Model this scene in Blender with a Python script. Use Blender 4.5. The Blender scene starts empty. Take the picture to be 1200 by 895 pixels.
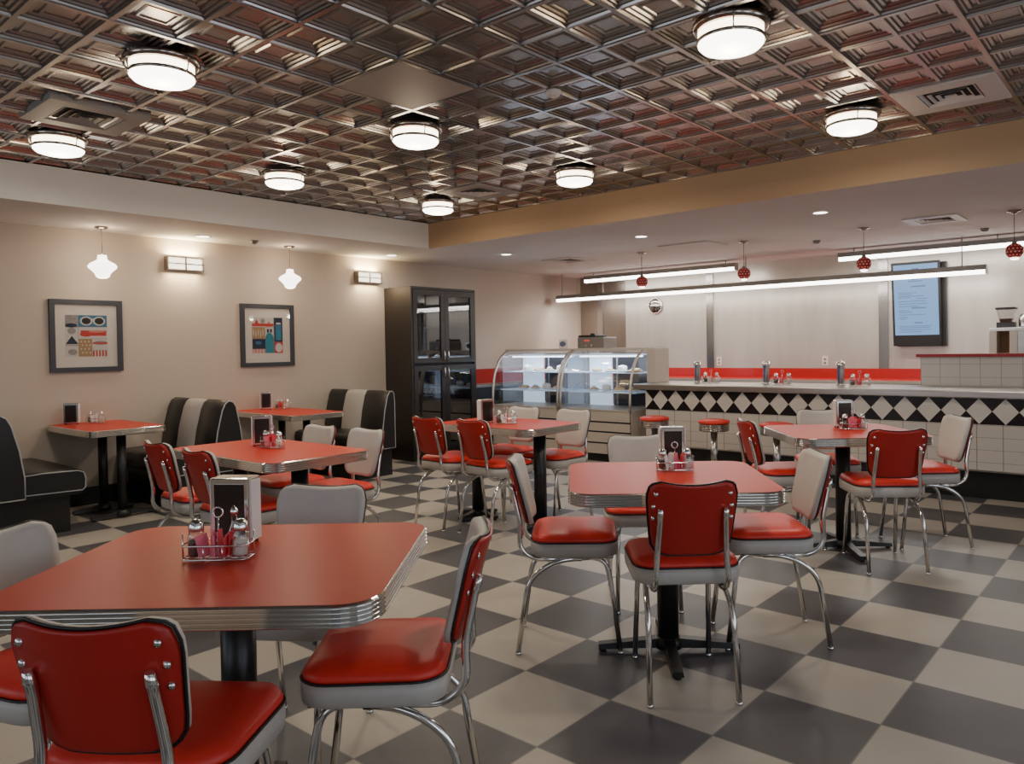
import bpy, math, random
from mathutils import Vector, Matrix
random.seed(7)
PI = math.pi
R = math.radians
COL = bpy.context.scene.collection

# ------------------------------------------------------------------ mesh builder
class MB:
    def __init__(self):
        self.v = []; self.f = []; self.m = []; self.s = []
    def add(self, vs, fs, mat=0, smooth=False, M=None):
        o = len(self.v)
        for p in vs:
            p = Vector(p)
            if M is not None: p = M @ p
            self.v.append(tuple(p))
        for f in fs:
            self.f.append([i + o for i in f]); self.m.append(mat); self.s.append(smooth)
        return self
    def box(self, x0, x1, y0, y1, z0, z1, mat=0, M=None):
        vs = [(x0,y0,z0),(x1,y0,z0),(x1,y1,z0),(x0,y1,z0),(x0,y0,z1),(x1,y0,z1),(x1,y1,z1),(x0,y1,z1)]
        fs = [(0,3,2,1),(4,5,6,7),(0,1,5,4),(1,2,6,5),(2,3,7,6),(3,0,4,7)]
        return self.add(vs, fs, mat, False, M)
    def quad(self, a, b, c, d, mat=0, M=None):
        return self.add([a,b,c,d], [(0,1,2,3)], mat, False, M)
    def rings(self, rings, mat=0, smooth=True, cap0=True, cap1=True, closed=True, M=None):
        n = len(rings[0]); vs = [p for r in rings for p in r]; fs = []
        for i in range(len(rings)-1):
            for j in range(n if closed else n-1):
                k = (j+1) % n
                fs.append((i*n+j, i*n+k, (i+1)*n+k, (i+1)*n+j))
        self.add(vs, fs, mat, smooth, M)
        o = len(self.v) - len(vs)
        if cap0: self.f.append([o+j for j in range(n)][::-1]); self.m.append(mat); self.s.append(False)
        if cap1: self.f.append([o+(len(rings)-1)*n+j for j in range(n)]); self.m.append(mat); self.s.append(False)
        return self
    def lathe(self, prof, n=24, c=(0,0,0), mat=0, smooth=True, cap0=True, cap1=True, M=None):
        rs = [[(c[0]+r*math.cos(2*PI*j/n), c[1]+r*math.sin(2*PI*j/n), c[2]+z) for j in range(n)] for r, z in prof]
        return self.rings(rs, mat, smooth, cap0, cap1, True, M)
    def tube(self, pts, r, n=8, mat=0, M=None, closed=False, flat=None):
        P = [Vector(p) for p in pts]; rs = []
        N = len(P); up = None
        for i in range(N):
            a = P[(i-1) % N] if (closed or i > 0) else P[i]
            b = P[(i+1) % N] if (closed or i < N-1) else P[i]
            t = (b-a).normalized()
            if up is None:
                up = Vector((0,0,1)) if abs(t.z) < .9 else Vector((1,0,0))
            x = t.cross(up)
            if x.length < 1e-6: x = t.orthogonal()
            x.normalize(); y = x.cross(t).normalized(); up = y
            rr = r[i] if isinstance(r, (list, tuple)) else r
            rs.append([P[i] + x*rr*math.cos(2*PI*j/n) + y*rr*math.sin(2*PI*j/n) for j in range(n)])
        if closed: rs.append(rs[0])
        return self.rings(rs, mat, True, not closed, not closed, True, M)
    def prism(self, poly, z0, z1, mat=0, smooth=False, M=None):
        return self.rings([[(x,y,z0) for x,y in poly], [(x,y,z1) for x,y in poly]], mat, smooth, True, True, True, M)
    def build(self, name, mats, parent=None, loc=None, rotz=None, bevel=0):
        me = bpy.data.meshes.new(name)
        me.from_pydata(self.v, [], self.f)
        if not isinstance(mats, (list, tuple)): mats = [mats]
        for m in mats: me.materials.append(m)
        me.polygons.foreach_set('material_index', self.m)
        me.polygons.foreach_set('use_smooth', self.s)
        me.update()
        o = bpy.data.objects.new(name, me); COL.objects.link(o)
        if parent is not None: o.parent = parent
        if loc is not None: o.location = loc
        if rotz is not None: o.rotation_euler = (0,0,rotz)
        if bevel:
            b = o.modifiers.new('bevel', 'BEVEL'); b.width = bevel; b.segments = 2; b.limit_method = 'ANGLE'
        return o

def rrect(w, d, r, n=5, inset=0, cx=0, cy=0):
    """rounded rectangle outline, counter-clockwise"""
    hw, hd = w/2-inset, d/2-inset; r = max(r-inset, .002); pts = []
    for (sx, sy, a0) in ((1,1,0),(-1,1,90),(-1,-1,180),(1,-1,270)):
        for k in range(n+1):
            a = R(a0 + 90*k/n)
            pts.append((cx+sx*(hw-r)+r*math.cos(a), cy+sy*(hd-r)+r*math.sin(a)))
    return pts
def arc_pts(P, rad=.04, n=5):
    """round the inner corners of a polyline"""
    P = [Vector(p) for p in P]; out = [P[0]]
    for i in range(1, len(P)-1):
        a, b, c = P[i-1], P[i], P[i+1]
        ra = min(rad, (a-b).length*.49, (c-b).length*.49)
        p = b+(a-b).normalized()*ra; q = b+(c-b).normalized()*ra
        for k in range(n+1):
            t = k/n
            out.append(p*(1-t)**2 + b*2*t*(1-t) + q*t*t)
    out.append(P[-1]); return out
def tag(o, label, cat, group=None, kind=None):
    o['label'] = label; o['category'] = cat
    if group: o['group'] = group
    if kind: o['kind'] = kind
    return o
def thing(name, label, cat, loc=(0,0,0), rotz=0, group=None):
    o = bpy.data.objects.new(name, None); COL.objects.link(o)
    o.empty_display_size = .1
    o.location = loc; o.rotation_euler = (0,0,rotz)
    return tag(o, label, cat, group)
def struct(o):
    o['kind'] = 'structure'; return o
def dup(root, loc, rotz, label, group=None):
    r = root.copy(); COL.objects.link(r); r.location = loc; r.rotation_euler = (0,0,rotz)
    r['label'] = label
    if group: r['group'] = group
    for ch in list(root.children):
        c = ch.copy(); COL.objects.link(c); c.parent = r
        for g in list(ch.children):
            d = g.copy(); COL.objects.link(d); d.parent = c
    return r

# ------------------------------------------------------------------ materials
def newmat(name):
    m = bpy.data.materials.new(name); m.use_nodes = True
    nt = m.node_tree; b = nt.nodes['Principled BSDF']; return m, nt, b
def mat(name, col, rough=.5, metal=0, noise=0, nscale=30, spec=None, bump=0, bscale=60, emit=None, estr=0, coat=0, trans=0):
    m, nt, b = newmat(name)
    b.inputs['Roughness'].default_value = rough; b.inputs['Metallic'].default_value = metal
    b.inputs['Base Color'].default_value = (*col, 1)
    if spec is not None: b.inputs['Specular IOR Level'].default_value = spec
    if coat: b.inputs['Coat Weight'].default_value = coat; b.inputs['Coat Roughness'].default_value = .08
    if trans: b.inputs['Transmission Weight'].default_value = trans
    if emit: b.inputs['Emission Color'].default_value = (*emit, 1); b.inputs['Emission Strength'].default_value = estr
    if noise or bump:
        tc = nt.nodes.new('ShaderNodeTexCoord')
    if noise:
        n = nt.nodes.new('ShaderNodeTexNoise'); n.inputs['Scale'].default_value = nscale; n.inputs['Detail'].default_value = 4
        nt.links.new(tc.outputs['Object'], n.inputs['Vector'])
        mx = nt.nodes.new('ShaderNodeMixRGB'); mx.inputs['Color1'].default_value = (*[c*(1-noise) for c in col],1)
        mx.inputs['Color2'].default_value = (*[min(1,c*(1+noise)) for c in col],1)
        nt.links.new(n.outputs['Fac'], mx.inputs['Fac']); nt.links.new(mx.outputs['Color'], b.inputs['Base Color'])
    if bump:
        n2 = nt.nodes.new('ShaderNodeTexNoise'); n2.inputs['Scale'].default_value = bscale
        nt.links.new(tc.outputs['Object'], n2.inputs['Vector'])
        bp = nt.nodes.new('ShaderNodeBump'); bp.inputs['Strength'].default_value = bump; bp.inputs['Distance'].default_value = .01
        nt.links.new(n2.outputs['Fac'], bp.inputs['Height']); nt.links.new(bp.outputs['Normal'], b.inputs['Normal'])
    return m
def glow(name, col, s):
    m, nt, b = newmat(name)
    b.inputs['Base Color'].default_value = (.9,.9,.88,1)
    b.inputs['Emission Color'].default_value = (*col,1); b.inputs['Emission Strength'].default_value = s
    return m
def thin_glass(name, tint=(1,1,1), refl=.12, rough=.02):
    m = bpy.data.materials.new(name); m.use_nodes = True; nt = m.node_tree
    for n in list(nt.nodes): nt.nodes.remove(n)
    out = nt.nodes.new('ShaderNodeOutputMaterial'); mx = nt.nodes.new('ShaderNodeMixShader')
    t = nt.nodes.new('ShaderNodeBsdfTransparent'); t.inputs['Color'].default_value = (*tint,1)
    g = nt.nodes.new('ShaderNodeBsdfGlossy'); g.inputs['Roughness'].default_value = rough
    fr = nt.nodes.new('ShaderNodeLayerWeight'); fr.inputs['Blend'].default_value = .25
    mp = nt.nodes.new('ShaderNodeMapRange'); mp.inputs['To Min'].default_value = refl; mp.inputs['To Max'].default_value = .9
    nt.links.new(fr.outputs['Facing'], mp.inputs['Value'])
    nt.links.new(mp.outputs['Result'], mx.inputs['Fac'])
    nt.links.new(t.outputs[0], mx.inputs[1]); nt.links.new(g.outputs[0], mx.inputs[2]); nt.links.new(mx.outputs[0], out.inputs['Surface'])
    return m

TS = .43; FX0, FY0 = -1.2353, 2.3412
def floor_mat():
    m, nt, b = newmat('checker_floor_tiles')
    N, L = nt.nodes, nt.links
    tc = N.new('ShaderNodeTexCoord'); mp = N.new('ShaderNodeMapping')
    mp.inputs['Location'].default_value = (-FX0/TS, -FY0/TS, .5); mp.inputs['Scale'].default_value = (1/TS, 1/TS, 0)
    L.new(tc.outputs['Object'], mp.inputs['Vector'])
    ck = N.new('ShaderNodeTexChecker'); ck.inputs['Scale'].default_value = 1
    L.new(mp.outputs[0], ck.inputs['Vector'])
    n1 = N.new('ShaderNodeTexNoise'); n1.inputs['Scale'].default_value = 3.5; n1.inputs['Detail'].default_value = 6
    L.new(tc.outputs['Object'], n1.inputs['Vector'])
    def mixc(a, c):
        x = N.new('ShaderNodeMixRGB'); x.inputs['Color1'].default_value = (*a,1); x.inputs['Color2'].default_value = (*c,1)
        L.new(n1.outputs['Fac'], x.inputs['Fac']); return x
    dk = mixc((.054,.053,.058), (.100,.099,.108)); lt = mixc((.34,.30,.255), (.46,.42,.36))
    L.new(lt.outputs[0], ck.inputs['Color1']); L.new(dk.outputs[0], ck.inputs['Color2'])
    # joints
    sx = N.new('ShaderNodeSeparateXYZ'); L.new(mp.outputs[0], sx.inputs[0])
    fac = None
    for ax in ('X','Y'):
        fr = N.new('ShaderNodeMath'); fr.operation = 'FRACT'; L.new(sx.outputs[ax], fr.inputs[0])
        s2 = N.new('ShaderNodeMath'); s2.operation = 'SUBTRACT'; L.new(fr.outputs[0], s2.inputs[0]); s2.inputs[1].default_value = .5
        ab = N.new('ShaderNodeMath'); ab.operation = 'ABSOLUTE'; L.new(s2.outputs[0], ab.inputs[0])
        g = N.new('ShaderNodeMath'); g.operation = 'GREATER_THAN'; L.new(ab.outputs[0], g.inputs[0]); g.inputs[1].default_value = .4935
        if fac is None: fac = g
        else:
            mm = N.new('ShaderNodeMath'); mm.operation = 'MAXIMUM'; L.new(fac.outputs[0], mm.inputs[0]); L.new(g.outputs[0], mm.inputs[1]); fac = mm
    jx = N.new('ShaderNodeMixRGB'); L.new(fac.outputs[0], jx.inputs['Fac']); L.new(ck.outputs['Color'], jx.inputs['Color1'])
    jx.inputs['Color2'].default_value = (.17,.16,.145,1)
    L.new(jx.outputs[0], b.inputs['Base Color'])
    b.inputs['Roughness'].default_value = .42; b.inputs['Specular IOR Level'].default_value = .45
    return m
def tile_mat(name, col, grout, w, h, joint=.02):
    """square wall tiles: object X/Z coordinates"""
    m, nt, b = newmat(name); N, L = nt.nodes, nt.links
    tc = N.new('ShaderNodeTexCoord'); mp = N.new('ShaderNodeMapping'); mp.inputs['Scale'].default_value = (1/w, 0, 1/h)
    L.new(tc.outputs['Object'], mp.inputs['Vector']); sx = N.new('ShaderNodeSeparateXYZ'); L.new(mp.outputs[0], sx.inputs[0])
    fac = None
    for ax in ('X','Z'):
        fr = N.new('ShaderNodeMath'); fr.operation = 'FRACT'; L.new(sx.outputs[ax], fr.inputs[0])
        g = N.new('ShaderNodeMath'); g.operation = 'LESS_THAN'; L.new(fr.outputs[0], g.inputs[0]); g.inputs[1].default_value = joint
        if fac is None: fac = g
        else:
            mm = N.new('ShaderNodeMath'); mm.operation = 'MAXIMUM'; L.new(fac.outputs[0], mm.inputs[0]); L.new(g.outputs[0], mm.inputs[1]); fac = mm
    jx = N.new('ShaderNodeMixRGB'); L.new(fac.outputs[0], jx.inputs['Fac'])
    jx.inputs['Color1'].default_value = (*col,1); jx.inputs['Color2'].default_value = (*grout,1)
    L.new(jx.outputs[0], b.inputs['Base Color']); b.inputs['Roughness'].default_value = .22
    return m
def brushed(name, col, rough=.3, metal=1, axis=2, scale=120, amt=.25):
    m, nt, b = newmat(name); N, L = nt.nodes, nt.links
    tc = N.new('ShaderNodeTexCoord'); mp = N.new('ShaderNodeMapping'); sc = [scale]*3; sc[axis] = 1.2
    mp.inputs['Scale'].default_value = sc
    L.new(tc.outputs['Object'], mp.inputs['Vector']); n = N.new('ShaderNodeTexNoise'); n.inputs['Scale'].default_value = 1; n.inputs['Detail'].default_value = 3
    L.new(mp.outputs[0], n.inputs['Vector'])
    mx = N.new('ShaderNodeMixRGB'); mx.inputs['Color1'].default_value = (*[c*(1-amt) for c in col],1); mx.inputs['Color2'].default_value = (*[min(1,c*(1+amt)) for c in col],1)
    L.new(n.outputs['Fac'], mx.inputs['Fac']); L.new(mx.outputs[0], b.inputs['Base Color'])
    b.inputs['Metallic'].default_value = metal; b.inputs['Roughness'].default_value = rough
    return m

M = {}
M['floor'] = floor_mat()
M['wall'] = mat('greige_wall_paint', (.50,.42,.345), .75, noise=.03, nscale=4)
M['soffit'] = mat('tan_soffit_paint', (.38,.255,.15), .7, noise=.03, nscale=4)
M['ceil'] = mat('cream_ceiling_paint', (.62,.585,.55), .8, noise=.02, nscale=3)
M['tin'] = mat('pressed_tin', (.40,.375,.36), .26, 1.0, noise=.12, nscale=9)
M['tinbar'] = mat('tin_grid_bar', (.42,.40,.39), .22, 1.0)
M['panel'] = mat('matte_ceiling_panel', (.30,.275,.255), .6)
M['ventwhite'] = mat('white_vent_enamel', (.60,.56,.53), .45)
M['ventdark'] = mat('dark_vent_void', (.03,.028,.027), .8)
M['chrome'] = mat('chrome', (.78,.77,.75), .13, 1.0)
M['stoolsteel'] = mat('stool_steel', (.50,.48,.46), .2, 1.0)
M['chromedark'] = mat('smoked_chrome', (.35,.31,.28), .18, 1.0)
M['steel'] = brushed('brushed_steel_edge', (.50,.47,.44), .28, 1, 0)
M['redvinyl'] = mat('red_vinyl', (.72,.038,.026), .38, noise=.06, nscale=60, bump=.05, bscale=300, spec=.4)
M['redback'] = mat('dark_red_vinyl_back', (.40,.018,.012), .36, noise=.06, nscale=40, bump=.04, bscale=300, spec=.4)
M['greyvinyl'] = mat('pale_grey_vinyl', (.50,.46,.42), .42, noise=.05, nscale=50, bump=.05, bscale=300)
M['piping'] = mat('black_piping', (.012,.012,.014), .4)
M['laminate'] = mat('red_laminate', (.52,.040,.020), .33, noise=.08, nscale=220, spec=.09)
M['blackiron'] = mat('black_cast_iron', (.012,.012,.013), .38, noise=.1, nscale=60)
M['blackvinyl'] = mat('black_vinyl', (.013,.013,.014), .33, bump=.05, bscale=200)
M['greystripe'] = mat('grey_stripe_vinyl', (.40,.38,.36), .42, bump=.05, bscale=200)
M['greypiping'] = mat('grey_piping', (.34,.34,.35), .45)
M['blackbase'] = mat('black_plinth', (.010,.010,.010), .35)
M['cabinet'] = mat('black_brown_wood', (.020,.016,.014), .38, noise=.25, nscale=20)
M['cabinside'] = mat('dark_cabinet_inside', (.018,.016,.016), .6)
M['pane'] = thin_glass('cabinet_glass', (.5,.52,.55), .035)
M['caseglass'] = thin_glass('display_case_glass', (.96,.98,1), .05)
M['clear'] = thin_glass('clear_glass', (.93,.94,.94), .10)
M['whiteplate'] = mat('white_china', (.8,.8,.8), .25)
M['framewood'] = mat('charcoal_picture_frame', (.035,.038,.048), .4, noise=.15, nscale=30)
M['matboard'] = mat('cream_mat_board', (.72,.64,.55), .7)
M['artwhite'] = mat('art_off_white', (.6,.56,.5), .8)
M['artblue'] = mat('art_blue', (.045,.17,.30), .8, noise=.2)
M['artnavy'] = mat('art_navy', (.022,.03,.065), .8, noise=.3)
M['artred'] = mat('art_red', (.55,.05,.04), .8, noise=.25)
M['artpink'] = mat('art_coral', (.62,.24,.2), .8, noise=.25)
M['arttan'] = mat('art_tan', (.40,.25,.11), .8, noise=.35, nscale=70)
M['artteal'] = mat('art_teal', (.03,.25,.32), .8, noise=.2)
M['artgrey'] = mat('art_grey', (.30,.27,.25), .8, noise=.4, nscale=50)
M['artblack'] = mat('art_black', (.02,.018,.018), .7)
M['whitetile'] = tile_mat('white_counter_tile', (.58,.53,.48), (.26,.24,.22), .195, .105, .035)
M['bandwhite'] = mat('white_diamond_tile', (.66,.61,.55), .25)
M['bandblack'] = mat('black_diamond_tile', (.012,.010,.011), .25)
M['redlam'] = mat('glossy_red_laminate', (.36,.010,.009), .28, coat=.2)
M['redcap'] = mat('dark_red_cap', (.30,.012,.015), .35)
M['steelwall'] = brushed('pale_steel_wall', (.55,.505,.45), .30, .6, 2, 7, .16)  # broad upright streaks painted into the colour as steel reflections
M['steeldark'] = brushed('brown_steel_wall', (.30,.255,.215), .30, .85, 2, 7, .2)  # the same reflection streaks, painted into the darker steel
M['steelstrip'] = brushed('steel_strip', (.42,.40,.39), .22, 1, 2, 60, .2)
M['beige'] = mat('beige_case_panel', (.55,.48,.41), .4, metal=.15)
M['linerglow'] = mat('glowing_white_liner', (.75,.8,.86), .4, emit=(.66,.80,1.0), estr=.75)  # emission put into the liner so the case interior looks lit
M['casedark'] = mat('case_dark_door', (.06,.065,.08), .25, metal=.5)
M['caseframe'] = mat('case_metal_trim', (.62,.56,.50), .3, .8)
M['shelfglass'] = mat('frosted_glass_shelf', (.66,.78,.92), .2, emit=(.6,.78,1), estr=.15)  # faint emission put into the glass so the shelves look lit
M['pastry'] = mat('baked_pastry', (.62,.42,.22), .7, noise=.4, nscale=40)
M['cream'] = mat('whipped_cream', (.8,.76,.7), .6)
M['globe'] = glow('lit_white_glass', (1,.93,.80), 9)
M['globeside'] = glow('lit_white_glass_band', (1,.84,.58), 8)
M['school'] = glow('lit_opal_glass', (1,.93,.82), 5)
M['sconceglass'] = glow('lit_sconce_glass', (1,.84,.58), 2.4)
M['fluoro'] = glow('lit_tube_diffuser', (1,.97,.92), 9)
M['recess'] = glow('lit_downlight', (1,.95,.88), 6)
M['caselamp'] = glow('case_lamp_tube', (.8,.9,1), 5)
M['screen'] = mat('menu_screen', (.02,.03,.05), .3, emit=(.30,.55,.95), estr=.75)
M['screentext'] = mat('menu_text', (.03,.05,.1), .5, emit=(.10,.22,.45), estr=.5)
M['blackplastic'] = mat('black_plastic', (.015,.014,.014), .4)
M['redbead'] = mat('red_pierced_glass', (.20,.010,.014), .3, emit=(.5,.02,.02), estr=.06)
M['cord'] = mat('grey_cord', (.12,.10,.09), .6)
M['paper'] = mat('napkin_paper', (.72,.69,.66), .8)
M['napface'] = mat('dark_mirror_face', (.05,.04,.036), .15, .6)
M['tannap'] = mat('tan_napkin_side', (.50,.40,.30), .7)
M['pinkpkt'] = mat('pink_paper', (.80,.20,.27), .7)
M['redpkt'] = mat('red_paper', (.66,.03,.05), .6)
M['whitepkt'] = mat('white_paper', (.75,.72,.70), .7)
M['pepper'] = mat('ground_pepper', (.07,.05,.04), .9, noise=.5, nscale=200)
M['salt'] = mat('white_salt', (.72,.68,.62), .9)
M['bluestraw'] = mat('blue_straw', (.04,.16,.45), .4)
M['redstraw'] = mat('red_straw', (.6,.06,.05), .4)
M['orange'] = mat('orange_juice', (.75,.28,.04), .4)
M['amber'] = mat('amber_glass', (.42,.17,.03), .2)
M['toyblue'] = mat('pale_blue_enamel', (.32,.40,.48), .25)
M['toydark'] = mat('dark_toy_glass', (.03,.035,.04), .2)
M['yellow'] = mat('yellow_card', (.55,.38,.10), .7)
M['cardblue'] = mat('blue_grey_card', (.12,.15,.25), .7)
M['wood'] = mat('brown_wood', (.25,.13,.06), .5, noise=.3)
M['outlet'] = mat('ivory_outlet', (.62,.56,.48), .4)
M['greyplastic'] = mat('grey_metal_box', (.25,.235,.22), .35, .5)
M['reddisplay'] = mat('red_digits', (.3,.02,.02), .4, emit=(1,.1,.06), estr=.6)

# ------------------------------------------------------------------ camera (level set from the floor and ceiling grids)
H = 1.34706
F_, CX, CY, YAW, PIT, ROL = 885.913, 640.842, 421.141, -.694715, -.0153196, -.0170857
cyw, syw = math.cos(YAW), math.sin(YAW); cp, sp = math.cos(PIT), math.sin(PIT); cr, sr = math.cos(ROL), math.sin(ROL)
Rv = Vector((cyw, -syw, 0)); Dv = Vector((syw, cyw, 0)); Uv = Vector((0,0,1))
D2 = Dv*cp + Uv*sp; U2 = Uv*cp - Dv*sp
R3 = Rv*cr + U2*sr; U3 = U2*cr - Rv*sr
cam = bpy.data.cameras.new('camera'); co = bpy.data.objects.new('camera', cam); COL.objects.link(co)
co.matrix_world = Matrix(((R3.x, U3.x, -D2.x, 0), (R3.y, U3.y, -D2.y, 0), (R3.z, U3.z, -D2.z, H), (0,0,0,1)))
cam.sensor_fit = 'HORIZONTAL'; cam.sensor_width = 36; cam.lens = F_/1200*36
cam.shift_x = (600-CX)/1200; cam.shift_y = (CY-447.5)/1200
cam.clip_start = .05
bpy.context.scene.camera = co

# ------------------------------------------------------------------ room shell
ZC, ZS, XW, YB, XL, YR = 2.76, 2.48, -7.58, 9.9, -6.43, 5.685
XR, YF = 2.6, -2.4
def S(name, mb, m, **k): return struct(mb.build(name, m, **k))
S('floor', MB().box(XW-.1, XR+.1, YF-.1, YB+.1, -.1, 0), M['floor'])
S('wall_left', MB().box(XW-.1, XW, YF-.1, YB+.1, 0, 3.1), M['wall'])
S('wall_back', MB().box(XW, XR+.1, YB, YB+.1, 0, 3.1), M['wall'])
# walls out of view; their windows are added to let light in
w = MB(); w.box(XR, XR+.1, YF, YB, 0, .8).box(XR, XR+.1, YF, YB, 2.3, 3.1)
for a, b_ in ((YF, -1.6), (.4, .9), (2.9, 3.4), (5.4, YB)): w.box(XR, XR+.1, a, b_, .8, 2.3)
S('wall_right', w, M['wall'])
w = MB(); w.box(XW, XR, YF-.1, YF, 0, .8).box(XW, XR, YF-.1, YF, 2.3, 3.1)
for a, b_ in ((XW, -5.6), (-3.4, -2.8), (-.6, 0), (2.0, XR)): w.box(a, b_, YF-.1, YF, .8, 2.3)
S('wall_front', w, M['wall'])
for k, (a, b_) in enumerate(((-1.6, .4), (.9, 2.9), (3.4, 5.4))):
    f = MB(); x = XR+.03
    for (y0, y1, z0, z1) in ((a, a+.05, .8, 2.3), (b_-.05, b_, .8, 2.3), (a, b_, .8, .85), (a, b_, 2.25, 2.3)): f.box(x, x+.05, y0, y1, z0, z1)
    o = S('window_%d' % (k+1), f, M['chromedark'])
    MB().quad((x+.02,a,.8),(x+.02,b_,.8),(x+.02,b_,2.3),(x+.02,a,2.3)).build('window_pane', M['clear'], o)
for k, (a, b_) in enumerate(((-5.6, -3.4), (-2.8, -.6), (0, 2.0))):  # front windows, unseen, added as openings for fill light
    f = MB(); y = YF-.08
    for (x0, x1, z0, z1) in ((a, a+.05, .8, 2.3), (b_-.05, b_, .8, 2.3), (a, b_, .8, .85), (a, b_, 2.25, 2.3)): f.box(x0, x1, y, y+.05, z0, z1)
    o = S('window_%d' % (k+4), f, M['chromedark'])
    MB().quad((a,y+.02,.8),(b_,y+.02,.8),(b_,y+.02,2.3),(a,y+.02,2.3)).build('window_pane', M['clear'], o)
# lower painted ceiling strips, soffit faces
c = MB(); c.box(XW, XL, YF, YB, ZS, ZS+.04).box(XL, XR, YR, YB, ZS, ZS+.04)
S('ceiling', c, M['ceil'])
S('trim_1', MB().box(XL-.04, XL, YF, YR+.04, ZS+.0405, ZC+.1), M['ceil'])
S('trim_2', MB().box(XL, XR, YR, YR+.04, ZS+.0405, ZC+.1), M['soffit'])
# thin returns so the soffit faces meet the lower ceiling in a clean edge
S('trim_3', MB().box(XL, XR, YR-.002, YR, ZS, ZC-.002), M['soffit'])
S('trim_4', MB().box(XL, XL+.002, YF, YR-.002, ZS, ZC-.002), M['ceil'])
S('baseboard_left', MB().box(XW, XW+.014, YF, 5.94, 0, .16), M['blackbase'])
# pressed tin ceiling: stepped square coffers, two by two in each grid cell
GX, GY, GP = -2.9, 2.395, .546
skip = {(0,0): 'panel', (4,4): 'vent', (-3,4): 'vent'}
def cell_of(k, l): return GX+GP*k, GY+GP*l
tin = MB(); bars = MB()
rings_ = [(0,0),(.009,0),(.013,.010),(.026,.010),(.031,.019),(.045,.019),(.051,.028),(.064,.028),(.070,.020),(.079,.020),(.083,.026)]
hq = GP/4
for k in range(-8, 11):
    for l in range(-10, 7):
        X0, Y0 = cell_of(k, l)
        # cell k spans X0-GP..X0 to match the measured panels
        if X0 < XL-.01 or X0-GP > XR or Y0 > YR+.01 or Y0+GP < YF: continue
        if (k, l) in skip: continue
        for a in (0, 1):
            for b_ in (0, 1):
                cx, cy = X0-GP+hq+2*hq*a, Y0+hq+2*hq*b_
                if cx+hq < XL-.14 or cy-hq > YR+.14: continue
                rs = []
                for d, z in rings_:
                    q = hq-d*hq/.1365
                    z0 = ZC+z
                    rs.append([(max(cx-q,XL),min(cy-q,YR),z0),(max(cx-q,XL),min(cy+q,YR),z0),(max(cx+q,XL),min(cy+q,YR),z0),(max(cx+q,XL),min(cy-q,YR),z0)])
                tin.rings(rs, 0, False, False, True)
S('ceiling', tin, M['tin'])
for k in range(-7, 11):
    x = GX+GP*k
    if x > XL: bars.box(x-.011, x+.011, YF, YR-.003, ZC-.006, ZC+.002)
for l in range(-9, 7):
    y = GY+GP*l
    if y < YR: bars.box(XL+.003, XR, y-.011, y+.011, ZC-.005, ZC+.002)
S('trim_5', bars, M['tinbar'])
S('ceiling', MB().box(XL, XR, YF, YR, ZC+.05, ZC+.1), M['ceil'])

# ceiling panel and vents
tag(MB().box(-GP/2+.012, GP/2-.012, -GP/2+.012, GP/2-.012, -.004, .02).build('ceiling_panel', M['panel'], None, (GX-GP/2, GY+GP/2, ZC)),
    'plain flat grey square access panel set in the dark tin ceiling', 'ceiling panel')
def vent(name, label, x, y, z, size, inner, mframe, mslat, tinted=False):
    t = thing(name, label, 'vent', (x,y,z))
    f = MB(); s = size/2; i = inner/2
    for (x0,x1,y0,y1) in ((-s,s,-s,-i),(-s,s,i,s),(-s,-i,-i,i),(i,s,-i,i)): f.box(x0,x1,y0,y1,-.006,.034 if z > 2.6 else .008)
    f.build('frame', mframe, t)
    MB().quad((-i,-i,.0075),(i,-i,.0075),(i,i,.0075),(-i,i,.0075)).build('dark_duct', M['ventdark'], t)
    n = 4
    sl = MB()
    for k in range(n):
        q = i*(1-k/n)-.006; wd = i/n*.45
        # four-way louvre rings, each tilted
        o_, i_ = q, q-wd
        zt, zb = .0065, -.005
        sl.rings([[(-o_,-o_,zb),(o_,-o_,zb),(o_,o_,zb),(-o_,o_,zb)],[(-i_,-i_,zt),(i_,-i_,zt),(i_,i_,zt),(-i_,i_,zt)]],0,False,False,False)
    sl.build('louvre', mslat, t)
    return t
cx, cy = cell_of(4,4); vent('ceiling_vent', 'white louvred air vent in the tin ceiling at upper right', cx-GP/2, cy+GP/2, ZC-.005, GP-.02, .30, M['ventwhite'], M['ventwhite'])
vent('ceiling_vent', 'grey louvred air vent in the tin ceiling at upper left behind a round lamp', -4.95, 1.72, ZC-.008, GP-.02, .33, M['panel'], M['panel'])
cx, cy = cell_of(-3,4); vent('ceiling_vent', 'small-looking grey vent in the tin ceiling by the far corner lamp', cx-GP/2, cy+GP/2, ZC-.005, GP-.02, .30, M['panel'], M['ventwhite'])
vent('ceiling_vent', 'square white air diffuser in the low ceiling above the pastry cases', -6.05, 7.72, ZS-.008, .50, .34, M['ceil'], M['ventwhite'])
vent('ceiling_vent', 'square louvred vent with bluish sheen in the low ceiling before the menu screen', -1.72, 7.72, ZS-.008, .46, .30, M['ventwhite'], M['ventwhite'])
o = MB().box(-.30,.30,-.24,.24,-.004,.004).box(-.315,.315,-.255,.255,.0,.006).build('ceiling_hatch', M['ceil'], None, (-4.2, 7.66, ZS-.008))
tag(o, 'cream square access hatch in the low ceiling between two red pendants', 'ceiling hatch')
def smoke(name, label, x, y, z, m):
    o = MB().lathe([(.001,-.034),(.022,-.034),(.036,-.022),(.042,-.008),(.042,0)], 20, (0,0,0)).build(name, m, None, (x,y,z)); tag(o, label, 'detector')
smoke('smoke_detector', 'small white dome detector on the tin ceiling right of the flat panel', -2.62, 3.24, ZC-.005, M['ventwhite'])
smoke('ceiling_sprinkler', 'small round sprinkler cap on the low ceiling near the right edge', -1.49, 8.75, ZS-.001, M['greyplastic'])
smoke('ceiling_sprinkler', 'small round sprinkler cap on the low ceiling left of the menu screen', -3.05, 8.35, ZS-.001, M['greyplastic'])
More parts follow.
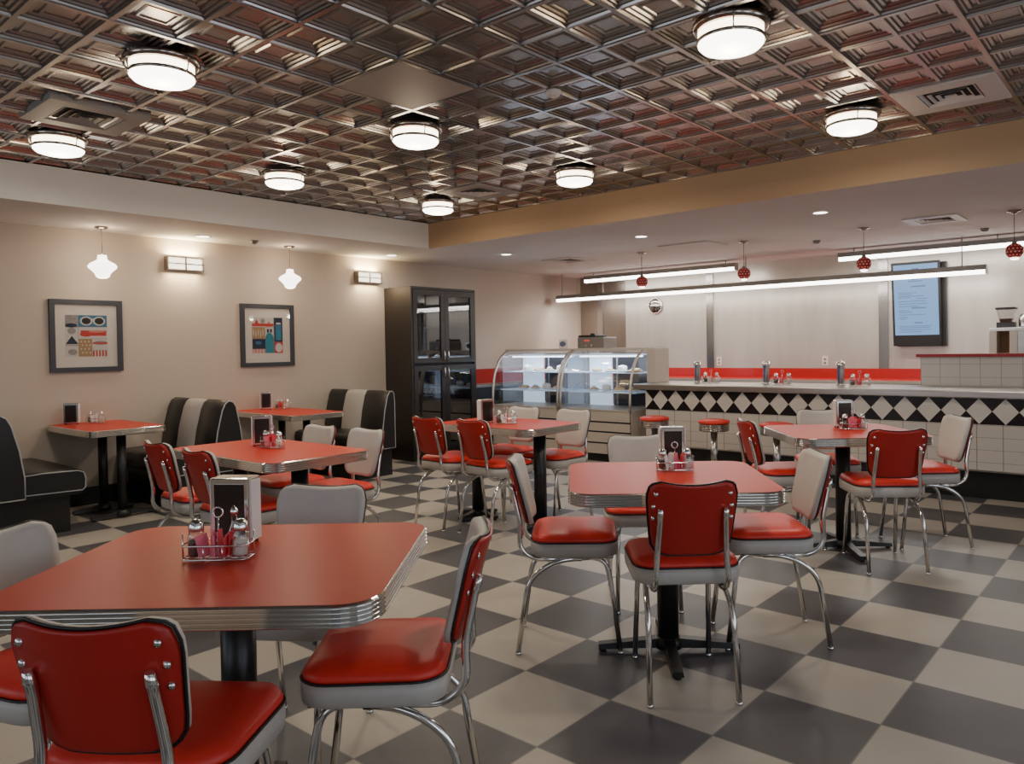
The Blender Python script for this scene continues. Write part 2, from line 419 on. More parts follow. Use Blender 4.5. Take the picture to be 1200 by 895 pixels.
smoke('ceiling_sprinkler', 'small round sprinkler cap on the low ceiling above the left picture wall', -7.15, 4.0, ZS-.001, M['greyplastic'])

# ------------------------------------------------------------------ lights fixtures
def area(loc, size, power, col, rot=(0,0,0), sizey=None, shape='DISK'):
    l = bpy.data.lights.new('lamp', 'AREA'); l.energy = power; l.color = col; l.shape = shape; l.size = size
    if sizey: l.shape = 'RECTANGLE'; l.size_y = sizey
    o = bpy.data.objects.new('lamp', l); COL.objects.link(o); o.location = loc; o.rotation_euler = rot; return o
def point(loc, power, col, r=.05):
    l = bpy.data.lights.new('lamp', 'POINT'); l.energy = power; l.color = col; l.shadow_soft_size = r
    o = bpy.data.objects.new('lamp', l); COL.objects.link(o); o.location = loc; return o
WARM = (1, .87, .70)
flush = [(-3.72,1.63,'large round chrome flush lamp on the tin ceiling at upper left'),
         (-5.50,1.75,'round chrome flush lamp beside the grey vent at far left of the tin ceiling'),
         (-5.37,3.27,'round chrome flush lamp near the left soffit, straight above the left booth pendant side'),
         (-3.70,3.18,'round chrome flush lamp hanging just below the flat ceiling panel'),
         (-5.38,4.88,'round chrome flush lamp in the far corner of the tin ceiling'),
         (-3.68,4.80,'round chrome flush lamp near the tan soffit, centre of the ceiling'),
         (-1.50,3.10,'biggest round chrome flush lamp at the top right of the photo'),
         (-1.53,4.80,'round chrome flush lamp left of the white vent at right')]
flush[2] = (-5.37,3.27,'round chrome flush lamp near the cream soffit, third from the left')
proto = None
for x, y, lb in flush:
    if proto is None:
        t = thing('ceiling_lamp', lb, 'ceiling lamp', (x,y,ZC), 0, 'round lamps on the tin ceiling')
        MB().lathe([(.10,0),(.165,-.004),(.170,-.022),(.158,-.034),(.150,-.036)], 40).build('canopy', M['chromedark'], t)
        MB().lathe([(.142,-.034),(.142,-.075)], 40).build('glass_drum', M['globeside'], t)
        MB().lathe([(.143,-.086),(.142,-.095),(.128,-.110),(.09,-.122),(.001,-.126)], 40).build('glass_bowl', M['globe'], t)
        MB().lathe([(.142,-.073),(.149,-.073),(.149,-.087),(.142,-.087)], 40).build('ring', M['chromedark'], t)
        for k in range(3):
            a = R(20+120*k)
            MB().tube([(.168*math.cos(a),.168*math.sin(a),-.02),(.158*math.cos(a),.158*math.sin(a),-.055),(.150*math.cos(a),.150*math.sin(a),-.09)], .004, 6).build('clip', M['chrome'], t)
        proto = t
    else: dup(proto, (x,y,ZC), R(40)*len(lb), lb)
    area((x,y,ZC-.135), .26, 8 if x < -5 else 11, WARM)
    point((x,y,ZC-.165), 2.2, (1,.72,.38), .05)
# recessed downlights
rec = [(-7.22,3.51,'small recessed downlight near the left wall sconce'),(-7.17,5.75,'small recessed downlight near the second wall sconce by the tall cabinet'),
       (-6.19,6.70,'small recessed downlight in front of the tall cabinet, third from left'),(-4.24,6.64,'small recessed downlight above the first bar stool'),
       (-2.37,6.58,'small recessed downlight nearest the right over the bar counter')]
proto = None
for x, y, lb in rec:
    if proto is None:
        t = thing('recessed_downlight', lb, 'downlight', (x,y,ZS), 0, 'recessed downlights in the low ceiling')
        MB().lathe([(.058,-.004),(.074,-.004),(.076,0)], 28, cap0=False, cap1=False).build('rim', M['ventwhite'], t)
        MB().lathe([(.001,-.003),(.060,-.003)], 28, cap0=False, cap1=False).build('lens', M['recess'], t)
        proto = t
    else: dup(proto, (x,y,ZS), 0, lb)
    area((x,y,ZS-.02), .12, 3.5, (1,.93,.82))
# opal pendants
pend = [(-7.27,2.63,'milk glass schoolhouse pendant over the left booth table'),(-7.27,4.465,'milk glass schoolhouse pendant over the right booth table')]
proto = None
for x, y, lb in pend:
    if proto is None:
        t = thing('opal_pendant', lb, 'pendant lamp', (x,y,ZS), 0, 'milk glass pendants by the left wall')
        MB().lathe([(.001,0),(.055,0),(.055,-.012),(.035,-.02),(.001,-.022)][::-1], 24).build('canopy', M['chromedark'], t)
        MB().tube([(0,0,-.02),(0,0,-.245)], .003, 6).build('cord', M['cord'], t)
        MB().lathe([(.001,-.238),(.022,-.238),(.030,-.255)][::-1], 20).build('fitter', M['chromedark'], t)
        MB().lathe([(.001,-.455),(.03,-.453),(.052,-.44),(.060,-.415),(.078,-.392),(.108,-.365),(.115,-.348),(.098,-.325),(.062,-.305),(.040,-.290),(.036,-.265),(.034,-.25)], 32).build('opal_shade', M['school'], t)
        proto = t
    else: dup(proto, (x,y,ZS), 0, lb)
    point((x,y,ZS-.50), 1.8, (1,.74,.48), .08); point((x,y,ZS-.10), 2.0, (1,.72,.42), .05)
# wall sconces
sc_ = [(3.47,'chrome barred wall sconce between the two framed pictures'),(5.685,'chrome barred wall sconce beside the tall dark cabinet')]
proto = None
for y, lb in sc_:
    if proto is None:
        t = thing('wall_sconce', lb, 'wall lamp', (XW,y,2.235), 0, 'barred sconces on the left wall')
        MB().box(0,.012,-.17,.17,-.06,.06).build('back_plate', M['chrome'], t)
        g = MB(); g.rings([[(.014,q*.165,zz) for q in (-1,1)]+[(.07,q*.165,zz) for q in (1,-1)] for zz in (-.058,.058)],0,False,True,True)
        g.build('glass', M['sconceglass'], t, bevel=.01)
        for z in (-.066, -.004, .058): MB().box(.0,.082,-.178,.178,z,z+.010).build('bar', M['chromedark'], t)
        MB().box(.070,.083,-.007,.007,-.064,.064).build('bar', M['chromedark'], t)
        for s in (-1,1): MB().box(.0,.082,s*.172-.005,s*.172+.005,-.064,.064).build('bar', M['chromedark'], t)
        proto = t
    else: dup(proto, (XW,y,2.235), 0, lb)
    area((XW+.05,y,2.235+.085), .07, 8, (1,.78,.42), (PI,0,0), .30); area((XW+.06,y,2.235-.085), .06, 3.2, (1,.78,.45), (0,0,0), .30)
# red pierced pendants over the bar
def pierced(n=18, rows=8):
    return None
rp = [(-4.965,7.78,'first red pierced pendant from the left, above the pastry cases'),(-3.65,7.79,'second red pierced pendant from the left, over the bar'),
      (-2.376,7.78,'third red pierced pendant, left of the menu screen'),(-1.09,7.74,'red pierced pendant at the right edge of the photo')]
proto = None
for x, y, lb in rp:
    if proto is None:
        t = thing('red_pendant', lb, 'pendant lamp', (x,y,ZS), 0, 'red pierced pendants over the bar')
        MB().lathe([(.001,-.028),(.02,-.026),(.03,-.012),(.058,-.008),(.058,0),(.001,0)], 24).build('canopy', M['chromedark'], t)
        MB().tube([(0,0,-.02),(0,0,-.285)], .003, 6).build('cord', M['cord'], t)
        MB().lathe([(.001,-.270),(.018,-.272),(.022,-.292)][::-1], 16).build('cap', M['chromedark'], t)
        prof = []
        for k in range(9):
            a = R(70-150*k/8*.86); prof.append((.072*math.cos(a), -.352+.068*math.sin(a)))
        MB().lathe(prof, 28, cap0=False, cap1=False).build('red_shade', M['redbead'], t)
        beads = MB()
        for i in range(5):
            el = R(38-24*i); nb = 14
            for j in range(nb):
                a = 2*PI*(j+.5*(i%2))/nb
                c0 = Vector((.0735*math.cos(el)*math.cos(a), .0735*math.cos(el)*math.sin(a), -.352+.0695*math.sin(el)))
                nrm = (c0-Vector((0,0,-.352))).normalized(); tx = nrm.orthogonal().normalized(); ty = nrm.cross(tx)
                beads.add([c0+tx*.007*math.cos(2*PI*q/6)+ty*.007*math.sin(2*PI*q/6) for q in range(6)], [tuple(range(6))])
        o_ = beads.build('pierced_dots', mat('lit_bead', (.6,.2,.16), .4, emit=(1,.35,.25), estr=.25), t); o_['kind'] = 'stuff'
        MB().lathe([(.034,-.41),(.034,-.428),(.001,-.432)], 20).build('bulb_glass', M['school'], t)
        proto = t
    else: dup(proto, (x,y,ZS), 0, lb)
    point((x,y,ZS-.47), 1.2, WARM, .03)
# long fluorescent channels
def fluoro(name, label, x0, x1, y, z, rods, power):
    t = thing(name, label, 'strip light', ((x0+x1)/2, y, z)); L_ = (x1-x0)/2
    MB().box(-L_, L_, -.05, .05, .0, .055).build('channel', M['greyplastic'], t)
    pr = [(-.048,0),(-.042,-.03),(-.02,-.042),(.02,-.042),(.042,-.03),(.048,0)]
    MB().rings([[(s*L_*.998,a,b_) for a,b_ in pr] for s in (-1,1)],0,False).build('diffuser', M['fluoro'], t)
    for s in (-1,1): MB().box(s*L_-.006,s*L_+.006,-.05,.05,-.044,.056).build('end_cap', M['steel'], t)
    for rx in rods: MB().tube([(rx,0,.05),(rx,0,ZS-z)], .006, 6).build('hanger_rod', M['greyplastic'], t)
    n = max(1, round((x1-x0)/2.2))
    for k in range(n):
        xx = x0+(k+.5)*(x1-x0)/n
        area((xx,y,z-.06), (x1-x0)/n*.96, power/n, (1,.95,.88), (0,0,0), .08)
fluoro('strip_light', 'very long white strip light hung on rods before the steel wall', -7.42, -1.55, 9.2, 2.1, (-2.85, 0.2, 2.7), 42)
fluoro('strip_light', 'shorter strip light close to the ceiling above the pastry cases', -7.0, -4.5, 9.37, 2.38, (-1.1,1.1), 18)
fluoro('strip_light', 'strip light close to the ceiling above the menu screen, running out at right', -3.15, .2, 9.37, 2.38, (-1.5,0,1.5), 22)

# ------------------------------------------------------------------ back wall lining, strips, screen, clock, outlets
wl = MB(); 
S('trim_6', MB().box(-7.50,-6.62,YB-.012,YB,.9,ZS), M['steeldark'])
S('trim_7', MB().box(-6.62,XR,YB-.010,YB,.9,ZS), M['steelwall'])
for k, x in enumerate((-7.1, -5.16, -2.79)):
    struct(MB().box(-.055,.055,-.022,0,.9,ZS-.02).build('trim_%d' % (8+k), M['steelstrip'], None, (x,YB-.010,0)))
t = thing('wall_clock', 'round chrome-domed clock on the steel wall under the strip lights', 'clock', (-6.07,YB-.012,1.955))
Mx = Matrix.Rotation(PI/2, 4, 'X')
MB().lathe([(.001,0),(.125,0),(.128,.02),(.116,.035),(.110,.030)], 36, M=Mx).build('case', M['chrome'], t)
MB().lathe([(.110,.029),(.09,.045),(.05,.055),(.001,.058)], 36, cap0=False, M=Mx).build('dome', M['chromedark'], t)
MB().box(-.03,.075,-.062,-.058,-.002,.018).build('face_bar', M['whiteplate'], t)
for x in (-5.03, -3.52):
    t = thing('wall_outlet', 'small ivory outlet plate on the steel wall %s the tall straw holder' % ('right of the strip near' if x < -4 else 'above and between'), 'outlet', (x,YB-.012,1.115))
    t['label'] = 'small ivory outlet plate beside the left steel strip above the red splash' if x < -4 else 'small ivory outlet plate right of centre on the steel wall above the red splash'
    MB().box(-.038,.038,-.006,0,-.06,.06).build('plate', M['outlet'], t)
    for z in (-.024,.024): MB().box(-.015,.015,-.009,-.006,z-.014,z+.014).build('socket', M['greyplastic'], t)
# menu screen
t = thing('menu_screen', 'portrait menu screen glowing pale blue on the back wall', 'screen', (-2.36,YB-.012,1.3))
MB().box(-.255,.285,-.07,.006,-.01,.985).build('wall_box', M['blackplastic'], t)
Mt = Matrix.Translation((-.01,-.075,.0)) @ Matrix.Rotation(R(5), 4, 'X')
MB().box(-.275,.255,-.045,0,0,1.0,M=Mt).build('bezel', M['blackplastic'], t)
MB().quad((-.25,-.0465,.13),(.235,-.0465,.13),(.235,-.0465,.97),(-.25,-.0465,.97),M=Mt).build('lit_panel', M['screen'], t)
tx = MB()
for z, x0, x1, h in [(.90,-.05,.03,.016),(.86,-.08,.06,.010),(.79,-.05,.03,.014),(.765,-.09,.07,.008),(.70,-.06,.10,.012),(.63,-.20,.0,.006),(.61,-.20,-.05,.006),(.59,-.2,.08,.006),(.575,-.2,-.07,.006),(.56,.0,.12,.006),(.53,-.2,.1,.006),(.50,-.2,.12,.006),(.47,-.2,.02,.006),(.445,-.06,.10,.012),(.42,-.2,-.08,.006),(.40,-.2,-.05,.006),(.37,-.2,.1,.005),(.34,-.2,-.1,.006),(.32,-.2,-.12,.006),(.27,-.03,.06,.010),(.235,-.2,.16,.005),(.215,-.2,.14,.005),(.19,-.2,.15,.005),(.165,-.2,.05,.005)]:
    tx.quad((x0,-.0475,z),(x1,-.0475,z),(x1,-.0475,z+h*1.4),(x0,-.0475,z+h*1.4),M=Mt)
tx.build('menu_lines', M['screentext'], t)
# back counters
t = thing('back_counter', 'red-topped back counter with red splashboard along the steel wall', 'counter', (-3.0,YB-.3,0))
MB().box(-4.56,3.5,-.29,.285,0,.86).build('base_cabinet', M['beige'], t)
MB().box(-4.56,3.5,-.33,.285,.86,.895).build('worktop', M['redlam'], t)
MB().box(-4.35,3.5,-.345,-.33,.862,.897).build('edge_strip', M['bandwhite'], t)
MB().box(-4.56,3.5,.262,.286,.895,1.02).build('splashboard', M['redlam'], t)
t = thing('side_counter', 'black side counter with red splashboard on the left wall behind the tall cabinet', 'counter', (XW+.2,8.45,0))
MB().box(-.185,.15,-1.35,.76,0,.83).build('base_cabinet', M['blackbase'], t)
MB().box(-.185,.17,-1.36,.77,.83,.86).build('worktop', M['greyplastic'], t)
MB().box(-.19,-.172,-1.36,.77,.86,1.065).build('splashboard', M['redlam'], t)

# ------------------------------------------------------------------ bar counter
YCF = 7.25; X0C, X1C = -4.60, 1.2
t = thing('bar_counter', 'long white-tiled bar counter with a black and white diamond band', 'counter', ((X0C+X1C)/2, YCF, 0))
hx = (X1C-X0C)/2
MB().box(-hx, hx, 0, .62, .25, .64).build('white_tile_front', M['whitetile'], t)
MB().box(-hx, hx, .06, .62, 0, .25).build('toe_kick', M['blackbase'], t)
MB().box(-hx, hx, .004, .62, .64, .862).build('upper_wall', M['bandblack'], t)
MB().box(-hx, hx, -.012, .0, .238, .252).build('steel_trim', M['steel'], t)
bd = MB(); bd.quad((-hx,-.001,.638),(hx,-.001,.638),(hx,-.001,.861),(-hx,-.001,.861),1)
x = -4.407-.195; 
while x < X1C-.1:
    lx = x-(X0C+X1C)/2
    a, b_ = max(lx-.0965,-hx), lx+.0965
    if lx-.0965 < -hx:
        bd.add([(-hx,-.004,.75),(lx,-.004,.641),(b_,-.004,.75),(lx,-.004,.859)] if lx > -hx else [(-hx,-.004,.647),(b_,-.004,.75),(-hx,-.004,.853)], [(0,1,2,3)] if lx > -hx else [(0,1,2)], 0)
    else: bd.add([(a,-.004,.75),(lx,-.004,.641),(b_,-.004,.75),(lx,-.004,.859)], [(0,1,2,3)], 0)
    x += .195
bd.build('diamond_band', [M['bandwhite'], M['bandblack']], t)
o = MB().box(-4.72, X1C, 7.17, 7.97, .862, .925).build('countertop', M['steel'], None, bevel=.008)
tag(o, 'long steel-edged countertop along the bar', 'countertop')
t = thing('tiled_partition', 'white-tiled half wall with a dark red cap standing behind the bar at right', 'partition', (-1.92,8.0,0))
MB().box(0,3.2,0,.14,0,1.195).build('tiled_wall', tile_mat('white_partition_tile', (.55,.51,.47), (.30,.28,.26), .17, .125, .03), t)
MB().box(-.035,3.2,-.03,.17,1.195,1.225).build('red_cap', M['redcap'], t)

# bar stools
proto = None
st = [(-4.18,6.75,'red round bar stool at the left end of the bar beside the pastry case'),(-3.50,6.75,'red round bar stool in the middle of the three at the bar'),(-2.86,6.75,'red round bar stool at the right, partly behind the square table')]
for x, y, lb in st:
    if proto is None:
        t = thing('bar_stool', lb, 'stool', (x,y,0), 0, 'red bar stools along the counter')
        MB().lathe([(.135,.575),(.150,.580),(.156,.592),(.150,.606),(.11,.616),(.001,.620)], 36).build('seat', M['redvinyl'], t)
        pr = [(.02,.505),(.142,.505)]
        for k in range(4): pr += [(.147,.508+k*.017),(.149,.514+k*.017),(.147,.520+k*.017),(.142,.523+k*.017)]
        pr += [(.142,.576),(.02,.576)]
        MB().lathe(pr, 36).build('ribbed_ring', M['chromedark'], t)
        MB().lathe([(.034,.02),(.034,.50)], 20).build('column', M['stoolsteel'], t)
        MB().lathe([(.15,0),(.15,.008),(.10,.022),(.05,.055),(.034,.10)], 32).build('base_flange', M['chrome'], t)
        proto = t
    else: dup(proto, (x,y,0), R(30), lb)

# ------------------------------------------------------------------ pastry display cases
def case_profile(n=10):
    pts = [(0,.60)]
    for k in range(n+1):
        a = k/n
        p0, p1, p2, p3 = Vector((0,.60)), Vector((.0,1.0)), Vector((.08,1.24)), Vector((.32,1.31))
        q = p0*(1-a)**3+p1*3*a*(1-a)**2+p2*3*a*a*(1-a)+p3*a**3
        if k: pts.append((q.x,q.y))
    return pts
def pastry_case(label, x0, x1, y0):
    W = x1-x0; t = thing('pastry_case', label, 'display case', (x0,y0,0), 0, 'curved glass pastry cases')
    D = .82; pf = case_profile()
    MB().box(.0,W,.06,D,0,.09).build('plinth', M['blackbase'], t)
    b = MB(); zz = [.09,.22,.36,.47,.595]
    b.box(.0,W,.02,D,.09,.595)
    b.build('base_body', M['casedark'], t)
    for a, c_ in ((.10,.215),(.235,.345),(.365,.46),(.48,.60)): MB().box(.015,W-.015,0,.022,a,c_).build('base_panel', M['beige'], t)
    for xx in (0,W): MB().box(xx-.004,xx+.004,.012,D,.09,.60).build('side_panel', M['beige'], t)
    MB().box(.0,W,.0,D,.595,.615).build('deck', M['beige'], t)
    # liner: rear wall, left third glowing as if lit, dark sliding doors
    MB().box(.02,.02+W*.33,.60,.62,.615,1.27).build('glowing_liner', M['linerglow'], t)
    MB().box(.02+W*.33,W-.02,.64,.66,.615,1.27).build('rear_door', M['casedark'], t)
    MB().box(W*.40,W*.40+.02,.625,.64,.615,1.25).build('door_rail', M['caseframe'], t)
    MB().box(.02,W-.02,.30,.62,1.245,1.262).build('header', M['linerglow'], t)
    MB().box(.06,W-.06,.34,.37,1.225,1.243).build('lamp_tube', M['caselamp'], t)
    for z in (.80, 1.03): MB().box(.02,W-.02,.14 if z < 1 else .20,.60,z,z+.012).build('glass_shelf', M['shelfglass'], t)
    MB().box(-.005,W+.005,.28,D,1.305,1.335).build('top_slab', M['beige'], t)
    # curved front glass and ends
    g = MB(); g.rings([[(xx,p[0]+.004,p[1]) for xx in (.02,W-.02)] for p in pf], 0, True, False, False, False); g.build('curved_glass', M['caseglass'], t)
    for xx in (.008, W-.008):
        e = MB(); poly = [(xx,p[0]+.006,p[1]) for p in pf]+[(xx,.62,1.305),(xx,.62,.615)]
        e.add(poly, [tuple(range(len(poly)))]); e.build('end_glass', M['caseglass'], t)
        MB().tube([(xx,p[0],p[1]) for p in pf], .016, 8).build('curved_trim', M['caseframe'], t)
        MB().box(xx-.006,xx+.006,.60,D,.615,1.305).build('end_panel', M['caseframe'], t)
    area((x0+W/2, y0+.34, 1.22), W*.85, 4.5, (.78,.88,1), (0,0,0), .05)
    return t
XA, XB, XC, YP = -6.93, -5.79, -4.76, 7.18
pastry_case('left curved glass pastry case beside the tall dark cabinet', XA, XB-.03, YP)
pastry_case('right curved glass pastry case next to the bar counter', XB, XC, YP)
o = MB().box(-.06,.06,-.15,.15,.926,1.325).build('case_end_cabinet', M['beige'], None, (-4.655,7.61,0), bevel=.004)
tag(o, 'plain beige upright box standing on the bar counter end beside the pastry case', 'cabinet')
# plates of pastry in the cases
def plate_set(x, y, z, kind, label, grp):
    t = thing('pastry_plate', label, 'pastry', (x,y,z), 0, grp)
    MB().lathe([(.035,0),(.05,.004),(.085,.016),(.083,.02),(.045,.008),(.001,.008)], 24).build('plate', M['whiteplate'], t)
    if kind == 0: MB().lathe([(.06,.012),(.066,.03),(.05,.045),(.001,.05)], 20).build('tart', M['pastry'], t)
    elif kind == 1: MB().lathe([(.055,.012),(.055,.06),(.045,.075),(.001,.085)], 20).build('cream_cake', M['cream'], t)
    else:
        MB().lathe([(.06,.012),(.058,.03),(.001,.034)], 20).build('tart', M['pastry'], t)
        MB().lathe([(.04,.034),(.03,.052),(.001,.062)], 16).build('cream_topping', M['cream'], t)
    return t
kk = 0
for ci, (cx0, nm) in enumerate(((XA,'left'),(XB,'right'))):
    for si, z in enumerate((.812, 1.042)):
        for k in range(4):
            x = cx0 + .28 + k*.19; y = YP+ (.33 if z < 1 else .40)
            plate_set(x, y, z, (kk*7+k) % 3, 'plate of pastry on the %s shelf of the %s pastry case' % ('lower' if si == 0 else 'upper', nm), 'pastries on the %s shelf of the %s case' % ('lower' if si == 0 else 'upper', nm)); kk += 1
# long pastry tray with wooden board in the right case
t = thing('bread_board', 'wooden board with a flat loaf on the upper shelf at the right case end', 'board', (XC-.14,YP+.30,1.042))
MB().box(-.09,.09,-.06,.06,0,.012).build('board', M['wood'], t); MB().lathe([(.05,.012),(.05,.03),(.001,.04)],16).build('loaf', M['pastry'], t)
# items on the case tops
t = thing('cash_register', 'low grey machine with black lid and red digits on the right pastry case', 'machine', (-5.66,7.80,1.335))
MB().box(-.21,.20,-.14,.14,0,.135).build('body', M['greyplastic'], t, bevel=.006)
MB().box(-.20,.06,-.13,.13,.137,.165).build('lid', M['blackplastic'], t, bevel=.004)
MB().lathe([(.03,0),(.03,.02),(.001,.028)],12,(-.07,0,.165)).build('lid_knob', M['blackplastic'], t)
MB().box(-.10,-.02,-.143,-.139,.085,.105).build('digits', M['reddisplay'], t)
for k in range(3): MB().lathe([(.012,0),(.012,.012)],10,M=Matrix.Translation((-.16+k*.09,-.14,.035)) @ Matrix.Rotation(PI/2,4,'X')).build('dial', M['chrome'], t)
t = thing('badge_sign', 'small clear stand-up sign with a dark oval badge on the pastry case', 'sign', (-6.2,7.78,1.335))
MB().box(-.07,.07,-.004,.004,.0,.12).build('clear_card', M['clear'], t)
MB().lathe([(.052,0),(.052,.002)],20,M=Matrix.Translation((0,-.006,.06)) @ Matrix.Scale(.7,4,(0,0,1)) @ Matrix.Rotation(PI/2,4,'X')).build('oval_badge', M['cardblue'], t)

# ------------------------------------------------------------------ tall cabinet
CXF, CYL, CYRR, CH = -7.07, 5.95, 7.03, 2.12
cw = CYRR-CYL; cd = CXF-XW-.005
t = thing('tall_cabinet', 'tall black-brown cabinet with four glass doors against the left wall', 'cabinet', (CXF,CYL,0))
# local: x=0 front face, negative towards the wall; y along the wall
b = MB(); b.box(-cd,0,0,.025,0,CH).box(-cd,0,cw-.025,cw,0,CH).box(-cd,0,.025,cw-.025,CH-.03,CH).box(-cd,-cd+.012,.025,cw-.025,0,CH-.03).box(-cd,-.03,.025,cw-.025,.0,.10)
b.build('carcass', M['cabinet'], t)
MB().box(-cd+.012,-.03,cw/2-.01,cw/2+.01,.10,CH-.03).build('divider', M['cabinside'], t)
for z in (.10,.48,.80,1.16,1.62): MB().box(-cd+.012,-.03,.025,cw-.025,z,z+.018).build('shelf', M['cabinside'], t)
for (z0, z1, hz) in ((.11,1.155,(1.0,1.13)),(1.185,CH-.035,(1.21,1.34))):
    for s in (0,1):
        y0 = .028+s*(cw/2-.026); y1 = y0+cw/2-.03
        d = MB(); fw = .065
        d.box(-.022,.006,y0,y0+fw,z0,z1).box(-.022,.006,y1-fw,y1,z0,z1).box(-.022,.006,y0+fw,y1-fw,z0,z0+fw).box(-.022,.006,y0+fw,y1-fw,z1-fw,z1)
        dd = d.build('door', M['cabinet'], t)
        MB().box(-.012,-.008,y0+fw,y1-fw,z0+fw,z1-fw).build('door_glass', M['pane'], dd)
        hy = y1-.03 if s == 0 else y0+.03
        h0, h1 = hz
        MB().tube([(.006,hy,h0),(.026,hy,h0+.015),(.034,hy,(h0+h1)/2),(.026,hy,h1-.015),(.006,hy,h1)], .007, 8).build('handle', M['chrome'], dd)
# things on the cabinet shelves
t = thing('toy_car', 'pale blue toy car on the upper left shelf of the tall cabinet', 'toy car', (CXF-.16,CYL+.27,1.18))
MB().box(-.05,.05,-.13,.13,.02,.055).build('body', M['toyblue'], t, bevel=.012)
MB().box(-.04,.04,-.06,.05,.055,.085).build('cabin', M['toydark'], t, bevel=.012)
for yy in (-.08,.08):
    for xx in (-.05,.05): MB().lathe([(.022,-.01),(.022,.01)],14,M=Matrix.Translation((xx,yy,.022)) @ Matrix.Rotation(PI/2,4,'Y')).build('wheel', M['blackplastic'], t)
o = MB().lathe([(.04,0),(.055,.03),(.05,.06),(.025,.09),(.03,.105),(.001,.11)],20).build('amber_jar', M['amber'], None, (CXF-.16,CYL+.70,1.18)); tag(o, 'small amber glass jar on the upper right shelf of the tall cabinet', 'jar')
t = thing('juice_bottle', 'orange bottle with a pale cap on the lower left cabinet shelf', 'bottle', (CXF-.1,CYL+.17,.82))
MB().lathe([(.036,0),(.04,.01),(.04,.12),(.025,.15)],18).build('bottle', M['orange'], t); MB().lathe([(.022,.15),(.022,.19),(.001,.192)],14).build('cap', M['whiteplate'], t)
o = MB().box(-.02,.02,-.035,.035,0,.2).build('tea_box', M['yellow'], None, (CXF-.12,CYL+.44,.82)); tag(o, 'narrow yellow box on the lower left cabinet shelf beside the divider', 'box')
t = thing('card_box', 'yellow and blue patterned box on the lower right cabinet shelf', 'box', (CXF-.12,CYL+.75,.82))
MB().box(-.05,.05,-.14,.14,0,.22).build('carton', M['yellow'], t)
MB().lathe([(.085,0),(.085,.003)],24,M=Matrix.Translation((.05,0,.11)) @ Matrix.Rotation(PI/2,4,'Y')).build('round_emblem', M['cardblue'], t)
for k in range(2):
    o = MB().lathe([(.03,0),(.034,.04),(.026,.06),(.03,.065),(.03,.09),(.001,.092)],16).build('spice_jar', M['amber'] if k else M['greyplastic'], None, (CXF-.12,CYL+.66+.13*k,.498)); tag(o, ('brown' if k else 'grey')+' squat jar on the bottom right cabinet shelf', 'jar')

# ------------------------------------------------------------------ framed pictures on the left wall
def picture(label, y0, y1, z0, z1, pieces):
    t = thing('framed_picture', label, 'picture', (XW,(y0+y1)/2,(z0+z1)/2))
    w_, h_ = (y1-y0)/2, (z1-z0)/2; fw = .042
    f = MB()
    for (a,b_,c_,d) in ((-w_,-w_+fw,-h_,h_),(w_-fw,w_,-h_,h_),(-w_+fw,w_-fw,-h_,-h_+fw),(-w_+fw,w_-fw,h_-fw,h_)): f.box(.0,.035,a,b_,c_,d)
    f.build('frame', M['framewood'], t)
    MB().box(.0,.010,-w_+fw,w_-fw,-h_+fw,h_-fw).build('mat_board', M['matboard'], t)
    p = MB(); mats = []; keys = []
    for (kx, ky, kw, kh, key, shape) in pieces:
        if key not in keys: keys.append(key)
        mi = keys.index(key); iw, ih = w_*1.15, h_*1.15
        ya, yb, za, zb = -iw/2+iw*kx, -iw/2+iw*(kx+kw), ih/2-ih*(ky+kh), ih/2-ih*ky
        e = .0104+.0003*len(p.f)/4
        if shape == 'r': p.add([(e,ya,za),(e,yb,za),(e,yb,zb),(e,ya,zb)],[(0,1,2,3)],mi)
        elif shape == 'o': p.add([(e,(ya+yb)/2+(yb-ya)/2*math.cos(2*PI*k/20),(za+zb)/2+(zb-za)/2*math.sin(2*PI*k/20)) for k in range(20)],[tuple(range(20))],mi)
        elif shape == 'a':
            pts = [(e,ya,za),(e,yb,za)]+[(e,(ya+yb)/2+(yb-ya)/2*math.cos(PI*k/10),zb-(zb-za)*.35+(zb-za)*.35*math.sin(PI*k/10)) for k in range(11)]
            p.add(pts,[tuple(range(len(pts)))],mi)
        elif shape == 't': p.add([(e,ya,za),(e,yb,za),(e,(ya+yb)/2,zb)],[(0,1,2)],mi)
    p.build('print', [M[k] for k in keys], t)
    MB().quad((.028,-w_+fw,-h_+fw),(.028,w_-fw,-h_+fw),(.028,w_-fw,h_-fw),(.028,-w_+fw,h_-fw)).build('picture_glass', M['caseglass'], t)
A = [(0,0,1,1,'artgrey','r'),(.31,0,.69,.28,'artblue','r'),(.35,.03,.3,.22,'artwhite','o'),(.66,.03,.3,.22,'artwhite','o'),(.60,.08,.1,.05,'artwhite','r'),(.39,.06,.22,.16,'artblack','o'),(.70,.06,.22,.16,'artblack','o'),
     (.0,.02,.3,.2,'artgrey','r'),(0,.2,.28,.1,'artnavy','o'),(0,.3,.3,.42,'artwhite','r'),(.0,.5,.3,.2,'artnavy','t'),(.05,.3,.2,.16,'artgrey','o'),
     (.31,.29,.69,.28,'artwhite','r'),(.36,.37,.62,.13,'artred','r'),(.34,.40,.3,.12,'artred','o'),(.55,.36,.4,.06,'artpink','o'),(.31,.58,.32,.42,'arttan','r')]
for i in range(4):
    for j in range(3): A.append((.35+.09*j+.03*(i%2),.62+.09*i,.035,.035,'artwhite','r'))
A += [(.63,.58,.37,.27,'artwhite','r'),(.66,.62,.34,.10,'artgrey','o'),(.64,.66,.36,.04,'artred','r'),(.63,.86,.37,.14,'artwhite','r')]
for i in range(5): A.append((.64+.075*i,.86,.04,.14,'artred','r'))
A += [(.0,.74,.3,.26,'artwhite','r'),(.05,.82,.22,.14,'artgrey','o')]
picture('square framed collage with sunglasses and red shapes, left of the two pictures', 2.295, 2.889, 1.203, 1.851, A)
